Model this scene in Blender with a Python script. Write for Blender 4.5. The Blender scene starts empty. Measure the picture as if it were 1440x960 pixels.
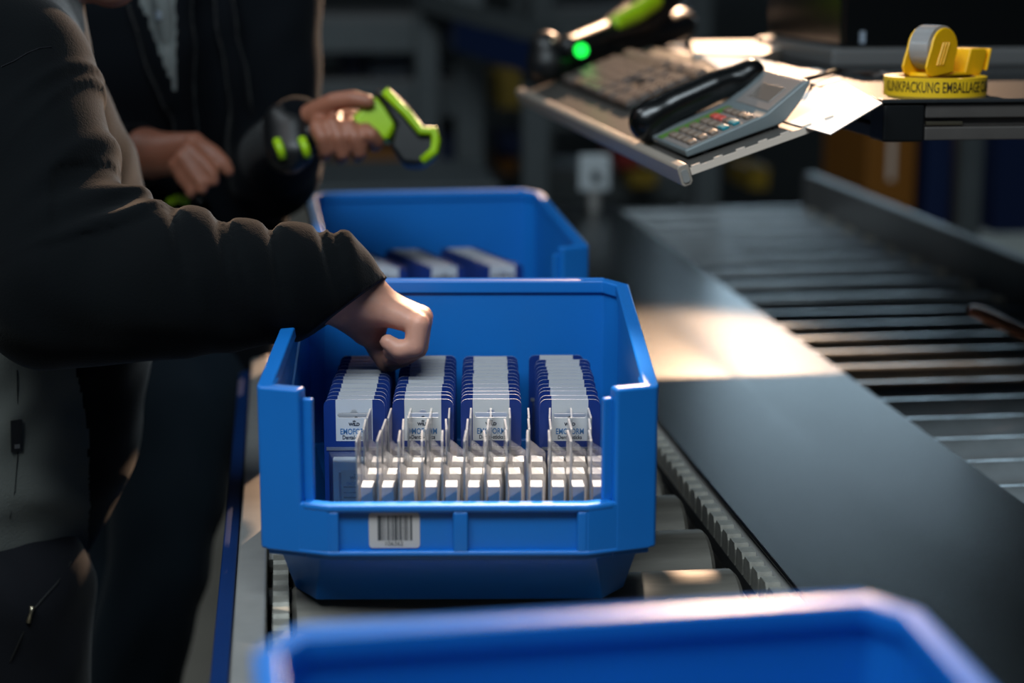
import bpy, bmesh, math, random
import numpy as np
from mathutils import Vector, Matrix

random.seed(7); rng = np.random.default_rng(7)
scene = bpy.context.scene
col = scene.collection

# ------------------------------------------------------------------ camera
FPX = 2600.0                                   # focal length in pixels of the 1440 x 960 frame
CAM = np.array([-0.1351, -1.4467, 0.5205]); YAW, PITCH, ROLL = 0.1231, 0.2024, 0.0009
FWD = np.array([math.sin(YAW)*math.cos(PITCH), math.cos(YAW)*math.cos(PITCH), -math.sin(PITCH)])
_r = np.array([math.cos(YAW), -math.sin(YAW), 0.0]); _u = np.cross(_r, FWD)
RGT = _r*math.cos(ROLL) + _u*math.sin(ROLL); UPV = -_r*math.sin(ROLL) + _u*math.cos(ROLL)
cd = bpy.data.cameras.new('camera'); cam = bpy.data.objects.new('camera', cd); col.objects.link(cam)
cd.sensor_width = 36.0; cd.lens = FPX/1440*36; cd.clip_start = 0.05; cd.clip_end = 100
M = Matrix.Identity(4)
for i in range(3):
    M[i][0] = RGT[i]; M[i][1] = UPV[i]; M[i][2] = -FWD[i]; M[i][3] = CAM[i]
cam.matrix_world = M
cd.dof.use_dof = True; cd.dof.focus_distance = 1.66; cd.dof.aperture_fstop = 2.9
scene.camera = cam

# ------------------------------------------------------------------ world, lights, exposure
world = bpy.data.worlds.new('hall_ambient'); scene.world = world; world.use_nodes = True
bg = world.node_tree.nodes['Background']; bg.inputs[0].default_value = (0.55, 0.75, 1.0, 1); bg.inputs[1].default_value = 0.018
def light(name, kind, loc, target, energy, color, **kw):
    d = bpy.data.lights.new(name, kind); o = bpy.data.objects.new(name, d); col.objects.link(o)
    o.location = loc; o.rotation_euler = (Vector(target)-Vector(loc)).to_track_quat('-Z', 'Y').to_euler()
    d.energy = energy; d.color = color
    for k, v in kw.items(): setattr(d, k, v)
    return o
# warm work lamp across the hall, high behind the desk
light('work_lamp', 'SPOT', (1.30, 4.15, 1.88), (0.12, 0.25, 0.54), 1050, (1.0, 0.64, 0.40), spot_size=math.radians(29.5), spot_blend=0.15, shadow_soft_size=0.03)
# added narrow warm spot that brings the glare onto the clear packs
light('pack_glare_fill', 'SPOT', (0.30, 0.85, 2.3), (0.015, 0.03, 0.10), 900, (1.0, 0.84, 0.70), spot_size=math.radians(8.5), spot_blend=0.8, shadow_soft_size=0.02)
# added cool fill lights for the bin fronts, left floor and rack fronts
light('fill_front', 'AREA', (-0.45, -1.02, 2.0), (0.05, 0.2, 0.0), 54, (0.80, 0.93, 1.0), shape='RECTANGLE', size=1.8, size_y=0.7)
light('fill_left', 'AREA', (-1.6, 0.6, 2.6), (-0.5, 0.8, -0.7), 13, (0.85, 0.94, 1.0), shape='RECTANGLE', size=1.2, size_y=0.4)
light('fill_aisle', 'AREA', (0.6, 2.3, 3.0), (0.6, 5.0, 0.2), 10, (0.80, 0.93, 1.0), shape='RECTANGLE', size=2.2, size_y=0.4)
scene.view_settings.view_transform = 'Standard'; scene.view_settings.look = 'None'
scene.view_settings.exposure = 0.0; scene.view_settings.gamma = 1.0
scene.view_settings.use_curve_mapping = False
scene.cycles.transparent_max_bounces = 32; scene.cycles.max_bounces = 8; scene.cycles.use_denoising = True
scene.cycles.sample_clamp_indirect = 4.0; scene.cycles.caustics_reflective = False; scene.cycles.caustics_refractive = False

# ------------------------------------------------------------------ helpers
def ray(px, py): return FWD + RGT*(px-720)/FPX - UPV*(py-480)/FPX
def atd(px, py, d): return CAM + ray(px, py)*d
def atz(px, py, z):
    r = ray(px, py); return CAM + r*((z-CAM[2])/r[2])
def aty(px, py, y):
    r = ray(px, py); return CAM + r*((y-CAM[1])/r[1])

def lin(c):
    return tuple((x/255/12.92 if x/255 <= 0.04045 else ((x/255+0.055)/1.055)**2.4) for x in c)
MATS = {}
def mat(name, rgb, rough=0.5, metal=0.0, noise=None, bump=0.0, bscale=200.0, sheen=0.0, aniso=0.0, spec=0.5, emit=None, coat=0.0, sss=0.0, stretch=None):
    """noise = (scale, amount) mottles the colour; bump gives fine relief."""
    m = bpy.data.materials.new(name); m.use_nodes = True; nt = m.node_tree; b = nt.nodes['Principled BSDF']
    c = lin(rgb); b.inputs['Base Color'].default_value = (*c, 1)
    b.inputs['Roughness'].default_value = rough; b.inputs['Metallic'].default_value = metal
    b.inputs['Specular IOR Level'].default_value = spec
    if sheen: b.inputs['Sheen Weight'].default_value = sheen; b.inputs['Sheen Roughness'].default_value = 0.35
    if aniso: b.inputs['Anisotropic'].default_value = aniso
    if coat: b.inputs['Coat Weight'].default_value = coat
    if sss:
        b.inputs['Subsurface Weight'].default_value = sss; b.inputs['Subsurface Radius'].default_value = (0.012, 0.004, 0.002); b.inputs['Subsurface Scale'].default_value = 0.5
    if emit: b.inputs['Emission Color'].default_value = (*lin(emit[0]), 1); b.inputs['Emission Strength'].default_value = emit[1]
    tc = nt.nodes.new('ShaderNodeTexCoord'); src = tc.outputs['Object']
    if stretch:
        mp = nt.nodes.new('ShaderNodeMapping'); mp.inputs['Scale'].default_value = stretch
        nt.links.new(src, mp.inputs['Vector']); src = mp.outputs['Vector']
    if noise:
        n = nt.nodes.new('ShaderNodeTexNoise'); n.inputs['Scale'].default_value = noise[0]; n.inputs['Detail'].default_value = 5
        nt.links.new(src, n.inputs['Vector'])
        r = nt.nodes.new('ShaderNodeMapRange'); r.inputs[1].default_value = 0.3; r.inputs[2].default_value = 0.7
        r.inputs[3].default_value = 1-noise[1]; r.inputs[4].default_value = 1+noise[1]
        nt.links.new(n.outputs['Fac'], r.inputs[0])
        mx = nt.nodes.new('ShaderNodeVectorMath'); mx.operation = 'SCALE'; mx.inputs[0].default_value = c
        nt.links.new(r.outputs[0], mx.inputs['Scale']); nt.links.new(mx.outputs[0], b.inputs['Base Color'])
    if bump:
        n2 = nt.nodes.new('ShaderNodeTexNoise'); n2.inputs['Scale'].default_value = bscale; n2.inputs['Detail'].default_value = 3
        nt.links.new(src, n2.inputs['Vector'])
        bp = nt.nodes.new('ShaderNodeBump'); bp.inputs['Strength'].default_value = bump; bp.inputs['Distance'].default_value = 0.002
        nt.links.new(n2.outputs['Fac'], bp.inputs['Height']); nt.links.new(bp.outputs[0], b.inputs['Normal'])
    MATS[name] = m; return m
def mat_clear(name, milky, tint=(0.95, 0.97, 1.0)):
    m = bpy.data.materials.new(name); m.use_nodes = True; nt = m.node_tree; nt.nodes.clear()
    out = nt.nodes.new('ShaderNodeOutputMaterial'); tr = nt.nodes.new('ShaderNodeBsdfTransparent'); tr.inputs[0].default_value = (*tint, 1)
    gl = nt.nodes.new('ShaderNodeBsdfGlossy'); gl.inputs['Roughness'].default_value = 0.12
    df = nt.nodes.new('ShaderNodeBsdfDiffuse'); df.inputs[0].default_value = (0.85, 0.88, 0.92, 1)
    tl = nt.nodes.new('ShaderNodeBsdfTranslucent'); tl.inputs[0].default_value = (0.9, 0.9, 0.92, 1)
    fr = nt.nodes.new('ShaderNodeFresnel'); fr.inputs[0].default_value = 1.5
    mk = nt.nodes.new('ShaderNodeMixShader'); mk.inputs[0].default_value = 0.6
    nt.links.new(df.outputs[0], mk.inputs[1]); nt.links.new(tl.outputs[0], mk.inputs[2])
    m1 = nt.nodes.new('ShaderNodeMixShader'); m1.inputs[0].default_value = milky
    nt.links.new(tr.outputs[0], m1.inputs[1]); nt.links.new(mk.outputs[0], m1.inputs[2])
    m2 = nt.nodes.new('ShaderNodeMixShader'); nt.links.new(fr.outputs[0], m2.inputs[0])
    nt.links.new(m1.outputs[0], m2.inputs[1]); nt.links.new(gl.outputs[0], m2.inputs[2]); nt.links.new(m2.outputs[0], out.inputs[0])
    MATS[name] = m; return m

class MB:
    """collects simple solids and links them as one mesh object"""
    def __init__(s): s.v = []; s.f = []
    def add(s, vs, fs):
        o = len(s.v); s.v += [tuple(float(c) for c in v) for v in vs]; s.f += [tuple(i+o for i in f) for f in fs]; return s
    def box(s, c, size, rot=None):
        h = np.array(size)/2; vs = []
        for x in (-1, 1):
            for y in (-1, 1):
                for z in (-1, 1):
                    p = np.array([x, y, z])*h
                    if rot is not None: p = np.array(rot @ Vector(p))
                    vs.append(p+np.array(c))
        return s.add(vs, [(0,1,3,2),(4,6,7,5),(0,4,5,1),(2,3,7,6),(0,2,6,4),(1,5,7,3)])
    def span(s, a, b):
        a = np.array(a); b = np.array(b); return s.box((a+b)/2, np.abs(b-a))
    def prism(s, poly, vec):
        """poly: list of 3-D points, vec: extrusion vector"""
        n = len(poly); p = [np.array(q, float) for q in poly]; v = np.array(vec, float)
        return s.add(p+[q+v for q in p], [tuple(range(n-1, -1, -1)), tuple(range(n, 2*n))]+[(i, (i+1) % n, n+(i+1) % n, n+i) for i in range(n)])
    def tube(s, pts, rad, seg=16, cap=True):
        pts = [np.array(p, float) for p in pts]; rad = rad if hasattr(rad, '__len__') else [rad]*len(pts)
        rings = []; prev = None
        for i, p in enumerate(pts):
            t = pts[min(i+1, len(pts)-1)]-pts[max(i-1, 0)]; t = t/np.linalg.norm(t)
            if prev is None:
                a = np.array([0, 0, 1.0]) if abs(t[2]) < 0.9 else np.array([1.0, 0, 0]); n = np.cross(t, a)
            else: n = prev-t*(prev@t)
            n = n/np.linalg.norm(n); prev = n; b = np.cross(t, n)
            rings.append([p+rad[i]*(math.cos(2*math.pi*k/seg)*n+math.sin(2*math.pi*k/seg)*b) for k in range(seg)])
        vs = [v for r in rings for v in r]; fs = []
        for i in range(len(pts)-1):
            for k in range(seg):
                fs.append((i*seg+k, i*seg+(k+1) % seg, (i+1)*seg+(k+1) % seg, (i+1)*seg+k))
        if cap: fs += [tuple(range(seg-1, -1, -1)), tuple((len(pts)-1)*seg+k for k in range(seg))]
        return s.add(vs, fs)
    def ribbon(s, pts, zb, zt, out, thick):
        """upright strip along plan points; out = offset to the right of travel, thick = thickness leftwards"""
        n = len(pts); P = [np.array(p[:2], float) for p in pts]
        zb = zb if hasattr(zb, '__len__') else [zb]*n; zt = zt if hasattr(zt, '__len__') else [zt]*n
        o1 = []; o2 = []
        for i in range(n):
            d0 = P[i]-P[i-1] if i > 0 else P[1]-P[0]; d1 = P[i+1]-P[i] if i < n-1 else P[i]-P[i-1]
            d0 = d0/np.linalg.norm(d0); d1 = d1/np.linalg.norm(d1)
            n0 = np.array([d0[1], -d0[0]]); n1 = np.array([d1[1], -d1[0]]); m = n0+n1; m = m/(m@n0)
            o1.append(P[i]+m*out); o2.append(P[i]+m*(out-thick))
        vs = []; fs = []
        for i in range(n):
            vs += [(*o1[i], zb[i]), (*o1[i], zt[i]), (*o2[i], zt[i]), (*o2[i], zb[i])]
        for i in range(n-1):
            a = 4*i; b = a+4
            for k in range(4): fs.append((a+k, b+k, b+(k+1) % 4, a+(k+1) % 4))
        fs += [(3, 2, 1, 0), (4*n-4, 4*n-3, 4*n-2, 4*n-1)]
        return s.add(vs, fs)
    def mesh(s, name):
        me = bpy.data.meshes.new(name); me.from_pydata(s.v, [], s.f)
        bm = bmesh.new(); bm.from_mesh(me); bmesh.ops.recalc_face_normals(bm, faces=bm.faces); bm.to_mesh(me); bm.free()
        return me
    def build(s, name, m, parent=None, bevel=0.0, smooth=False, seg=2):
        return obj(name, s.mesh(name), m, parent, bevel, smooth, seg)
def obj(name, me, m, parent=None, bevel=0.0, smooth=False, seg=2):
    o = bpy.data.objects.new(name, me); col.objects.link(o)
    if m is not None and not me.materials: me.materials.append(MATS[m] if isinstance(m, str) else m)
    if parent is not None: o.parent = parent
    if bevel:
        b = o.modifiers.new('bevel', 'BEVEL'); b.width = bevel; b.segments = seg; b.limit_method = 'ANGLE'; b.angle_limit = math.radians(35)
        smooth = True
        b.harden_normals = False
    if smooth:
        for p in me.polygons: p.use_smooth = True
        if bevel or smooth == 'auto':
            w = o.modifiers.new('weighted', 'WEIGHTED_NORMAL'); w.keep_sharp = True
    return o
def smooth_by_angle(o, deg=35):
    me = o.data
    for p in me.polygons: p.use_smooth = True
    bm = bmesh.new(); bm.from_mesh(me)
    for e in bm.edges:
        if len(e.link_faces) == 2 and e.calc_face_angle(0) > math.radians(deg): e.smooth = False
    bm.to_mesh(me); bm.free(); return o
def empty(name, loc=(0, 0, 0), rz=0.0):
    o = bpy.data.objects.new(name, None); col.objects.link(o); o.location = loc; o.rotation_euler = (0, 0, rz); o.empty_display_size = 0.05; return o
def tag(o, label=None, cat=None, group=None, kind=None):
    if label: o['label'] = label
    if cat: o['category'] = cat
    if group: o['group'] = group
    if kind: o['kind'] = kind
    return o
def copy_tree(o, parent=None):
    c = o.copy(); col.objects.link(c)
    if parent is not None: c.parent = parent
    for ch in [x for x in bpy.data.objects if x.parent == o]: copy_tree(ch, c)
    return c
def text_mesh(body, size, depth=0.00015, align='CENTER', sx=1.0, bold=0.0):
    cu = bpy.data.curves.new('lettering', 'FONT'); cu.body = body; cu.size = size; cu.align_x = align; cu.align_y = 'CENTER'
    cu.extrude = depth; cu.resolution_u = 3; cu.offset = bold
    t = bpy.data.objects.new('lettering', cu); col.objects.link(t)
    dg = bpy.context.evaluated_depsgraph_get(); me = bpy.data.meshes.new_from_object(t.evaluated_get(dg))
    bpy.data.objects.remove(t); bpy.data.curves.remove(cu)
    if sx != 1.0:
        for v in me.vertices: v.co.x *= sx
    return me
def plate_mesh(name, outer, holes, depth):
    """flat plate in the x-z plane with holes, front at y=0, back at y=depth"""
    bm = bmesh.new(); es = []
    for loop in [outer]+holes:
        vs = [bm.verts.new((x, 0, z)) for x, z in loop]
        es += [bm.edges.new((vs[i], vs[(i+1) % len(vs)])) for i in range(len(vs))]
    bmesh.ops.triangle_fill(bm, use_beauty=True, use_dissolve=False, edges=es)
    r = bmesh.ops.extrude_face_region(bm, geom=bm.faces[:])
    bmesh.ops.translate(bm, verts=[g for g in r['geom'] if isinstance(g, bmesh.types.BMVert)], vec=(0, depth, 0))
    bmesh.ops.recalc_face_normals(bm, faces=bm.faces)
    me = bpy.data.meshes.new(name); bm.to_mesh(me); bm.free(); return me
def rrect(x0, x1, z0, z1, r, n=4):
    pts = []
    for cx, cz, a0 in ((x1-r, z0+r, -90), (x1-r, z1-r, 0), (x0+r, z1-r, 90), (x0+r, z0+r, 180)):
        for k in range(n+1):
            a = math.radians(a0+90*k/n); pts.append((cx+r*math.cos(a), cz+r*math.sin(a)))
    return pts

# ---- solid modelling with blended round cones (for bodies, cloth, soft-edged tools)
import openvdb
class Blob:
    def __init__(s, voxel, k=0.012): s.p = []; s.h = voxel; s.k = k; s.cuts = []; s.fold = None
    def cone(s, a, b, ra, rb=None, k=None, squash=None): return s.chain([a, b], [ra, ra if rb is None else rb], k, squash)
    def chain(s, pts, rads, k=None, squash=None):
        s.p.append(([np.array(p, float) for p in pts], [float(r) for r in rads], s.k if k is None else k, squash)); return s
    def mesh(s, name):
        h = s.h
        sq = lambda q: 1.0 if q is None else max(1.0, 1.0/q[1])
        lo = np.min([np.min(p, 0)-max(r)*sq(q) for p, r, k, q in s.p], 0)-0.03; hi = np.max([np.max(p, 0)+max(r)*sq(q) for p, r, k, q in s.p], 0)+0.03
        n = np.ceil((hi-lo)/h).astype(int)+1; F = np.full(n, 0.03, np.float32)
        for pts, rads, k, q in s.p:
            R = max(rads)*sq(q)+k+3*h+0.012
            i0 = np.maximum(((np.min(pts, 0)-R-lo)/h).astype(int), 0); i1 = np.minimum(((np.max(pts, 0)+R-lo)/h).astype(int)+2, n)
            ax = [lo[i]+h*np.arange(i0[i], i1[i]) for i in range(3)]
            G = np.stack(np.meshgrid(*ax, indexing='ij'), -1).astype(np.float32); D = None
            for i in range(len(pts)-1):
                a, b, ra, rb = pts[i], pts[i+1], rads[i], rads[i+1]
                P = G-a.astype(np.float32); ab = (b-a).astype(np.float32)
                if q is not None:
                    d = np.array(q[0], np.float32); d = d/np.linalg.norm(d); f = q[1]-1.0
                    P = P+np.expand_dims((P@d)*f, -1)*d; ab = ab+(ab@d)*f*d
                t = np.clip((P@ab)/(float(ab@ab)+1e-12), 0, 1)
                d_ = np.sqrt(((P-t[..., None]*ab)**2).sum(-1))-(ra+(rb-ra)*t)
                D = d_ if D is None else np.minimum(D, d_)
            S = F[i0[0]:i1[0], i0[1]:i1[1], i0[2]:i1[2]]
            if k > 0:
                hh = np.clip(0.5+0.5*(S-D)/k, 0, 1); N = S*(1-hh)+D*hh-k*hh*(1-hh)
            else: N = np.minimum(S, D)
            F[i0[0]:i1[0], i0[1]:i1[1], i0[2]:i1[2]] = N
        near = np.argwhere(F < 0.028)
        if s.fold is not None and len(near):
            P = lo+h*near; F[near[:, 0], near[:, 1], near[:, 2]] -= s.fold(P).astype(np.float32)
        for c, nrm, rad in s.cuts:
            P = lo+h*near; w = np.linalg.norm(P-c, axis=1) < rad; q = near[w]
            if len(q): F[q[:, 0], q[:, 1], q[:, 2]] = np.maximum(F[q[:, 0], q[:, 1], q[:, 2]], ((P[w]-c)@nrm).astype(np.float32))
        F = np.clip(F, -0.03, 0.03)
        g = openvdb.FloatGrid(0.03); g.copyFromArray(F)
        pts, quads = g.convertToQuads(0.0)
        me = bpy.data.meshes.new(name)
        me.from_pydata((pts.astype(float)*h+lo).tolist(), [], quads[:, ::-1].tolist())
        # outward faces
        c = np.zeros(len(me.vertices)*3); me.vertices.foreach_get('co', c); c = c.reshape(-1, 3)
        qd = quads[:, ::-1]; vol = 0.0
        for tri in ((0, 1, 2), (0, 2, 3)):
            A, B, C = (c[qd[:, i]] for i in tri); vol += np.einsum('ij,ij->i', A, np.cross(B, C)).sum()
        if vol < 0: me.flip_normals()
        me.polygons.foreach_set('use_smooth', [True]*len(me.polygons))
        return me
def split_faces(me, name, test):
    """moves the faces whose centre passes test into a second mesh"""
    n = len(me.polygons); c = np.zeros(n*3); me.polygons.foreach_get('center', c); sel = test(c.reshape(-1, 3))
    v = np.zeros(len(me.vertices)*3); me.vertices.foreach_get('co', v); v = v.reshape(-1, 3)
    fs = [tuple(p.vertices) for p in me.polygons]; out = []
    for nm, want in ((me.name, False), (name, True)):
        f = [fs[i] for i in range(n) if sel[i] == want]; used = sorted({j for q in f for j in q}); mp = {j: i for i, j in enumerate(used)}
        m2 = bpy.data.meshes.new(nm); m2.from_pydata(v[used].tolist(), [], [tuple(mp[j] for j in q) for q in f])
        m2.polygons.foreach_set('use_smooth', [True]*len(f)); out.append(m2)
    return out

# ------------------------------------------------------------------ materials
mat('blue_plastic', (22, 112, 196), 0.36, noise=(9, 0.05), bump=0.03, bscale=350)
mat('blue_plastic_deep', (6, 62, 158), 0.36, noise=(9, 0.05), bump=0.03, bscale=350)
mat('card_blue', (14, 48, 122), 0.45)
mat('card_white', (208, 208, 210), 0.55)
mat('insert_white', (196, 204, 214), 0.45); mat('stick_white', (226, 228, 232), 0.35)
mat('ink_dark', (36, 42, 58), 0.6); mat('ink_blue', (70, 118, 168), 0.6); mat('ink_navy', (22, 34, 112), 0.5)
mat('label_paper', (196, 190, 188), 0.6); mat('ink_grey', (72, 74, 78), 0.7)
mat_clear('clear_plastic', 0.14, (1, 1, 1)); mat_clear('clear_sheet', 0.42, (1, 1, 1))
mat('roller_steel', (112, 108, 100), 0.55, 0.35, noise=(30, 0.25), bump=0.05, bscale=90, stretch=(0.4, 3, 3))
mat('roller_zinc', (178, 186, 190), 0.2, 0.6, noise=(25, 0.15))
mat('plate_steel', (34, 35, 35), 0.27, 0.9, noise=(60, 0.08), bump=0.05, bscale=420, stretch=(6, 0.5, 1), aniso=0.3)
mat('rail_aluminium', (178, 176, 172), 0.4, 0.5, noise=(40, 0.06))
mat('rod_warm_lit', (206, 120, 76), 0.4, 0.3)  # copper tone stands in for warm lamp light on the rod
mat('rail_blue', (8, 44, 96), 0.4)
mat('chain_grey', (134, 131, 122), 0.5, 0.2, noise=(120, 0.2))
mat('black_void', (10, 11, 12), 0.8)
mat('black_plastic', (14, 16, 18), 0.42, bump=0.05, bscale=600)
mat('black_gloss', (8, 10, 11), 0.25)
mat('lime_plastic', (156, 198, 14), 0.4)
mat('yellow_plastic', (250, 188, 14), 0.32, sss=0.0)
mat('yellow_tape', (240, 192, 30), 0.42)
mat('tape_ink', (52, 40, 10), 0.6)
mat_clear('tape_film', 0.72, (0.9, 0.88, 0.84))
mat('desk_top', (46, 48, 50), 0.26, noise=(80, 0.08))
mat('profile_aluminium', (112, 106, 102), 0.42, 0.6, noise=(50, 0.05))
mat('tray_steel', (84, 80, 76), 0.4, 0.25, noise=(60, 0.08))
mat('lip_steel_lit', (168, 156, 144), 0.4, 0.2)  # paler than the tray sheet: the lit lip is put into its colour
mat('paper', (236, 234, 232), 0.6); mat('paper_cream', (222, 204, 188), 0.6)
mat('phone_grey', (112, 120, 122), 0.4); mat('phone_panel', (138, 130, 126), 0.3)
mat('phone_key', (128, 110, 96), 0.35); mat('phone_key_red', (206, 84, 72), 0.35); mat('phone_key_teal', (20, 126, 138), 0.35)
mat('phone_lcd', (120, 110, 102), 0.18); mat('felt_green', (74, 116, 36), 0.7)
mat('key_brown_sheen', (92, 80, 74), 0.38)  # black keycaps, their warm grazing sheen put into the base colour
mat('led_green', (20, 230, 60), 0.4, emit=((20, 235, 70), 2.2))
mat('cable_dark', (60, 46, 40), 0.4)
mat('skin', (204, 148, 126), 0.5, noise=(60, 0.06), bump=0.08, bscale=260, sss=0.15)
mat('skin_tan', (150, 96, 74), 0.5, noise=(60, 0.06), bump=0.08, bscale=260, sss=0.1)
mat('cloth_black', (13, 15, 17), 0.95, sheen=0.20, bump=0.25, bscale=500, spec=0.03)
mat('cloth_navy', (14, 17, 21), 0.95, sheen=0.14, bump=0.2, bscale=500, spec=0.03)
mat('cloth_grey', (92, 94, 90), 0.9, sheen=0.2, bump=0.3, bscale=600, spec=0.15)
mat('cloth_shirt', (104, 110, 110), 0.9, bump=0.3, bscale=500, spec=0.15)
mat('jeans_dark', (22, 32, 40), 0.85, sheen=0.1, bump=0.3, bscale=600, spec=0.15)
mat('trouser_black', (14, 15, 20), 0.85, sheen=0.15, bump=0.2, bscale=500, spec=0.15)
mat('hair_dark', (36, 24, 18), 0.5)
mat('leather_black', (16, 16, 16), 0.5)
mat('zip_metal', (150, 140, 120), 0.3, 0.9)
mat('eye_white', (220, 220, 220), 0.2); mat('eye_dark', (30, 22, 16), 0.2)
mat('concrete_floor', (158, 152, 140), 0.6, noise=(3, 0.15), bump=0.05, bscale=60)
mat('hall_wall', (58, 62, 64), 0.85, noise=(2, 0.1))
mat('rack_grey', (84, 90, 92), 0.5, 0.3, noise=(20, 0.08)); mat('rack_blue', (10, 32, 72), 0.45)
mat('tote_amber', (134, 82, 14), 0.5); mat('tote_yellow', (138, 112, 18), 0.5); mat('carton_brown', (120, 84, 44), 0.8)
mat('tote_red', (130, 26, 20), 0.5); mat('tote_pale', (150, 162, 176), 0.5); mat('sensor_white', (196, 204, 208), 0.5)
mat('added_window_glow', (200, 220, 235), 0.5, emit=((190, 220, 240), 4.8))  # glow of the added, unseen window
mat('grey_plastic', (96, 96, 96), 0.45)
# ------------------------------------------------------------------ the setting
FLOOR = -0.78
f = MB().span((-5, -4, FLOOR-0.05), (7, 9, FLOOR)).build('floor', 'concrete_floor'); tag(f, 'grey concrete hall floor under the conveyors', kind='structure')
f = MB().span((-5, 8.0, FLOOR), (7, 8.1, 3.2)).build('wall_back', 'hall_wall'); tag(f, 'dark grey hall wall far behind the shelves', kind='structure')

w = empty('added_window_1', (2.80, 7.98, 1.03)); tag(w, 'glowing window panel added out of view for reflections on the rollers', kind='structure')  # unseen window, added to give the rollers something bright to reflect
for i in range(4):
    x = -0.72+i*0.48
    MB().span((x-0.225, -0.02, -0.58), (x+0.225, -0.01, 0.58)).build('pane', 'added_window_glow', w)
for x in (-0.96, -0.48, 0.0, 0.48, 0.96): MB().span((x-0.015, -0.04, -0.62), (x+0.015, 0.0, 0.62)).build('mullion', 'rack_grey', w)
for z in (-0.6, 0.6): MB().span((-0.975, -0.04, z-0.02), (0.975, 0.0, z+0.02)).build('window_frame', 'rack_grey', w)

# ------------------------------------------------------------------ bin roller line on the left
YN, YF = -1.15, 2.55
rc = empty('roller_conveyor', (0.06, 0, FLOOR)); tag(rc, 'roller conveyor with wide steel rollers carrying the blue bins', 'conveyor')
def P(o, parent):     # keep world placement of a mesh built in world space
    o.parent = parent; o.matrix_parent_inverse = Matrix.Translation(parent.location).inverted() if parent.parent is None else parent.matrix_world.inverted(); return o
bpy.context.view_layer.update()
RR = 0.051
pitch = 0.115
rol = MB(); ns = 28; prof = [(-0.193, 0.030), (-0.193, 0.047), (-0.189, RR), (0.189, RR), (0.193, 0.047), (0.193, 0.030)]
vs = []; fs = []
for (x, r) in prof:
    for k in range(ns): vs.append((x, r*math.cos(2*math.pi*k/ns), r*math.sin(2*math.pi*k/ns)))
for i in range(len(prof)-1):
    for k in range(ns): fs.append((i*ns+k, i*ns+(k+1) % ns, (i+1)*ns+(k+1) % ns, (i+1)*ns+k))
fs += [tuple(range(ns)), tuple(range((len(prof)-1)*ns, len(prof)*ns))]
rol.add(vs, fs); rme = rol.mesh('roller')
axle_me = MB().tube([(-0.215, 0, 0), (0.222, 0, 0)], 0.012, 10).mesh('axle')
y = 0.004-10*pitch+0.0; n = 0
while y < YF:
    o = obj('roller', rme, 'roller_steel'); o.location = (0.056, y+0.055, -RR); smooth_by_angle(o) if n == 0 else None
    o.rotation_euler = (random.uniform(0, 6.28), 0, 0); P(o, rc)
    a = obj('axle', axle_me, 'rail_aluminium', o)
    y += pitch; n += 1
# side channels
P(MB().span((-0.184, YN, -0.13), (-0.158, YF, 0.002)).build('side_rail', 'rail_aluminium', bevel=0.003), rc)
P(MB().span((-0.200, YN, -0.26), (-0.186, YF, -0.012)).build('blue_side_panel', 'rail_blue', bevel=0.002), rc)
P(MB().span((0.290, YN, -0.22), (0.302, YF, -0.016)).build('side_rail', 'rail_aluminium', bevel=0.002), rc)
P(MB().span((-0.155, YN, -0.24), (0.285, YF, -0.22)).build('belly_pan', 'black_void'), rc)
for yy in (-1.0, 0.4, 1.8):
    for xx in (-0.17, 0.296):
        P(MB().span((xx-0.02, yy-0.02, FLOOR), (xx+0.02, yy+0.02, -0.22)).build('leg', 'rack_grey', bevel=0.002), rc)
# toothed drive belts at both roller ends, each tooth its own piece
def tooth_mesh(name):
    prof = [(-0.0115, -0.016), (0.0115, -0.016), (0.0115, -0.001), (0.008, 0.004), (-0.008, 0.004), (-0.0115, -0.001)]
    return MB().prism([(-0.0065, a, b) for a, b in prof], (0.013, 0, 0)).mesh(name)
tme = tooth_mesh('tooth')
for xb in (0.270, -0.146):
    b = P(MB().span((xb-0.007, YN, -0.03), (xb+0.007, YF, -0.017)).build('drive_belt', 'black_void'), rc)
    bpy.context.view_layer.update()
    yy = YN+0.02
    while yy < YF-0.3:
        o = obj('tooth', tme, 'chain_grey', None)
        o.location = (xb, yy, -0.001); o.parent = b; o.matrix_parent_inverse = b.matrix_world.inverted()
        yy += 0.0275

# ------------------------------------------------------------------ cover plate between the two lines
cp = MB().span((0.2935, YN, -0.0105), (0.588, 2.60, -0.006)).build('cover_plate', 'plate_steel', bevel=0.0015)
tag(cp, 'flat dark brushed steel cover plate between the two conveyors', 'plate')
for (xx, yy) in ((0.40, 0.2), (0.40, 1.9), (0.52, -0.9)):
    o = MB().span((xx-0.02, yy-0.02, FLOOR), (xx+0.02, yy+0.02, -0.0105)).build('support_post', 'rack_grey', bevel=0.002); o.parent = cp

# ------------------------------------------------------------------ second conveyor with slim bright rollers
r2 = empty('slim_roller_conveyor', (0.82, 0, FLOOR)); tag(r2, 'second conveyor with slim bright zinc rollers beyond the plate', 'conveyor')
bpy.context.view_layer.update()
sm = MB(); prof = [(-0.225, 0.012), (-0.225, 0.022), (-0.222, 0.025), (0.222, 0.025), (0.225, 0.022), (0.225, 0.012)]; vs = []; fs = []; ns = 18
for (x, r) in prof:
    for k in range(ns): vs.append((x, r*math.cos(2*math.pi*k/ns), r*math.sin(2*math.pi*k/ns)))
for i in range(len(prof)-1):
    for k in range(ns): fs.append((i*ns+k, i*ns+(k+1) % ns, (i+1)*ns+(k+1) % ns, (i+1)*ns+k))
fs += [tuple(range(ns)), tuple(range((len(prof)-1)*ns, len(prof)*ns))]
sme = sm.add(vs, fs).mesh('roller'); pul = MB().tube([(-0.011, 0, 0), (0.011, 0, 0)], 0.017, 16).mesh('pulley')
y = 0.04; n = 0
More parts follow.
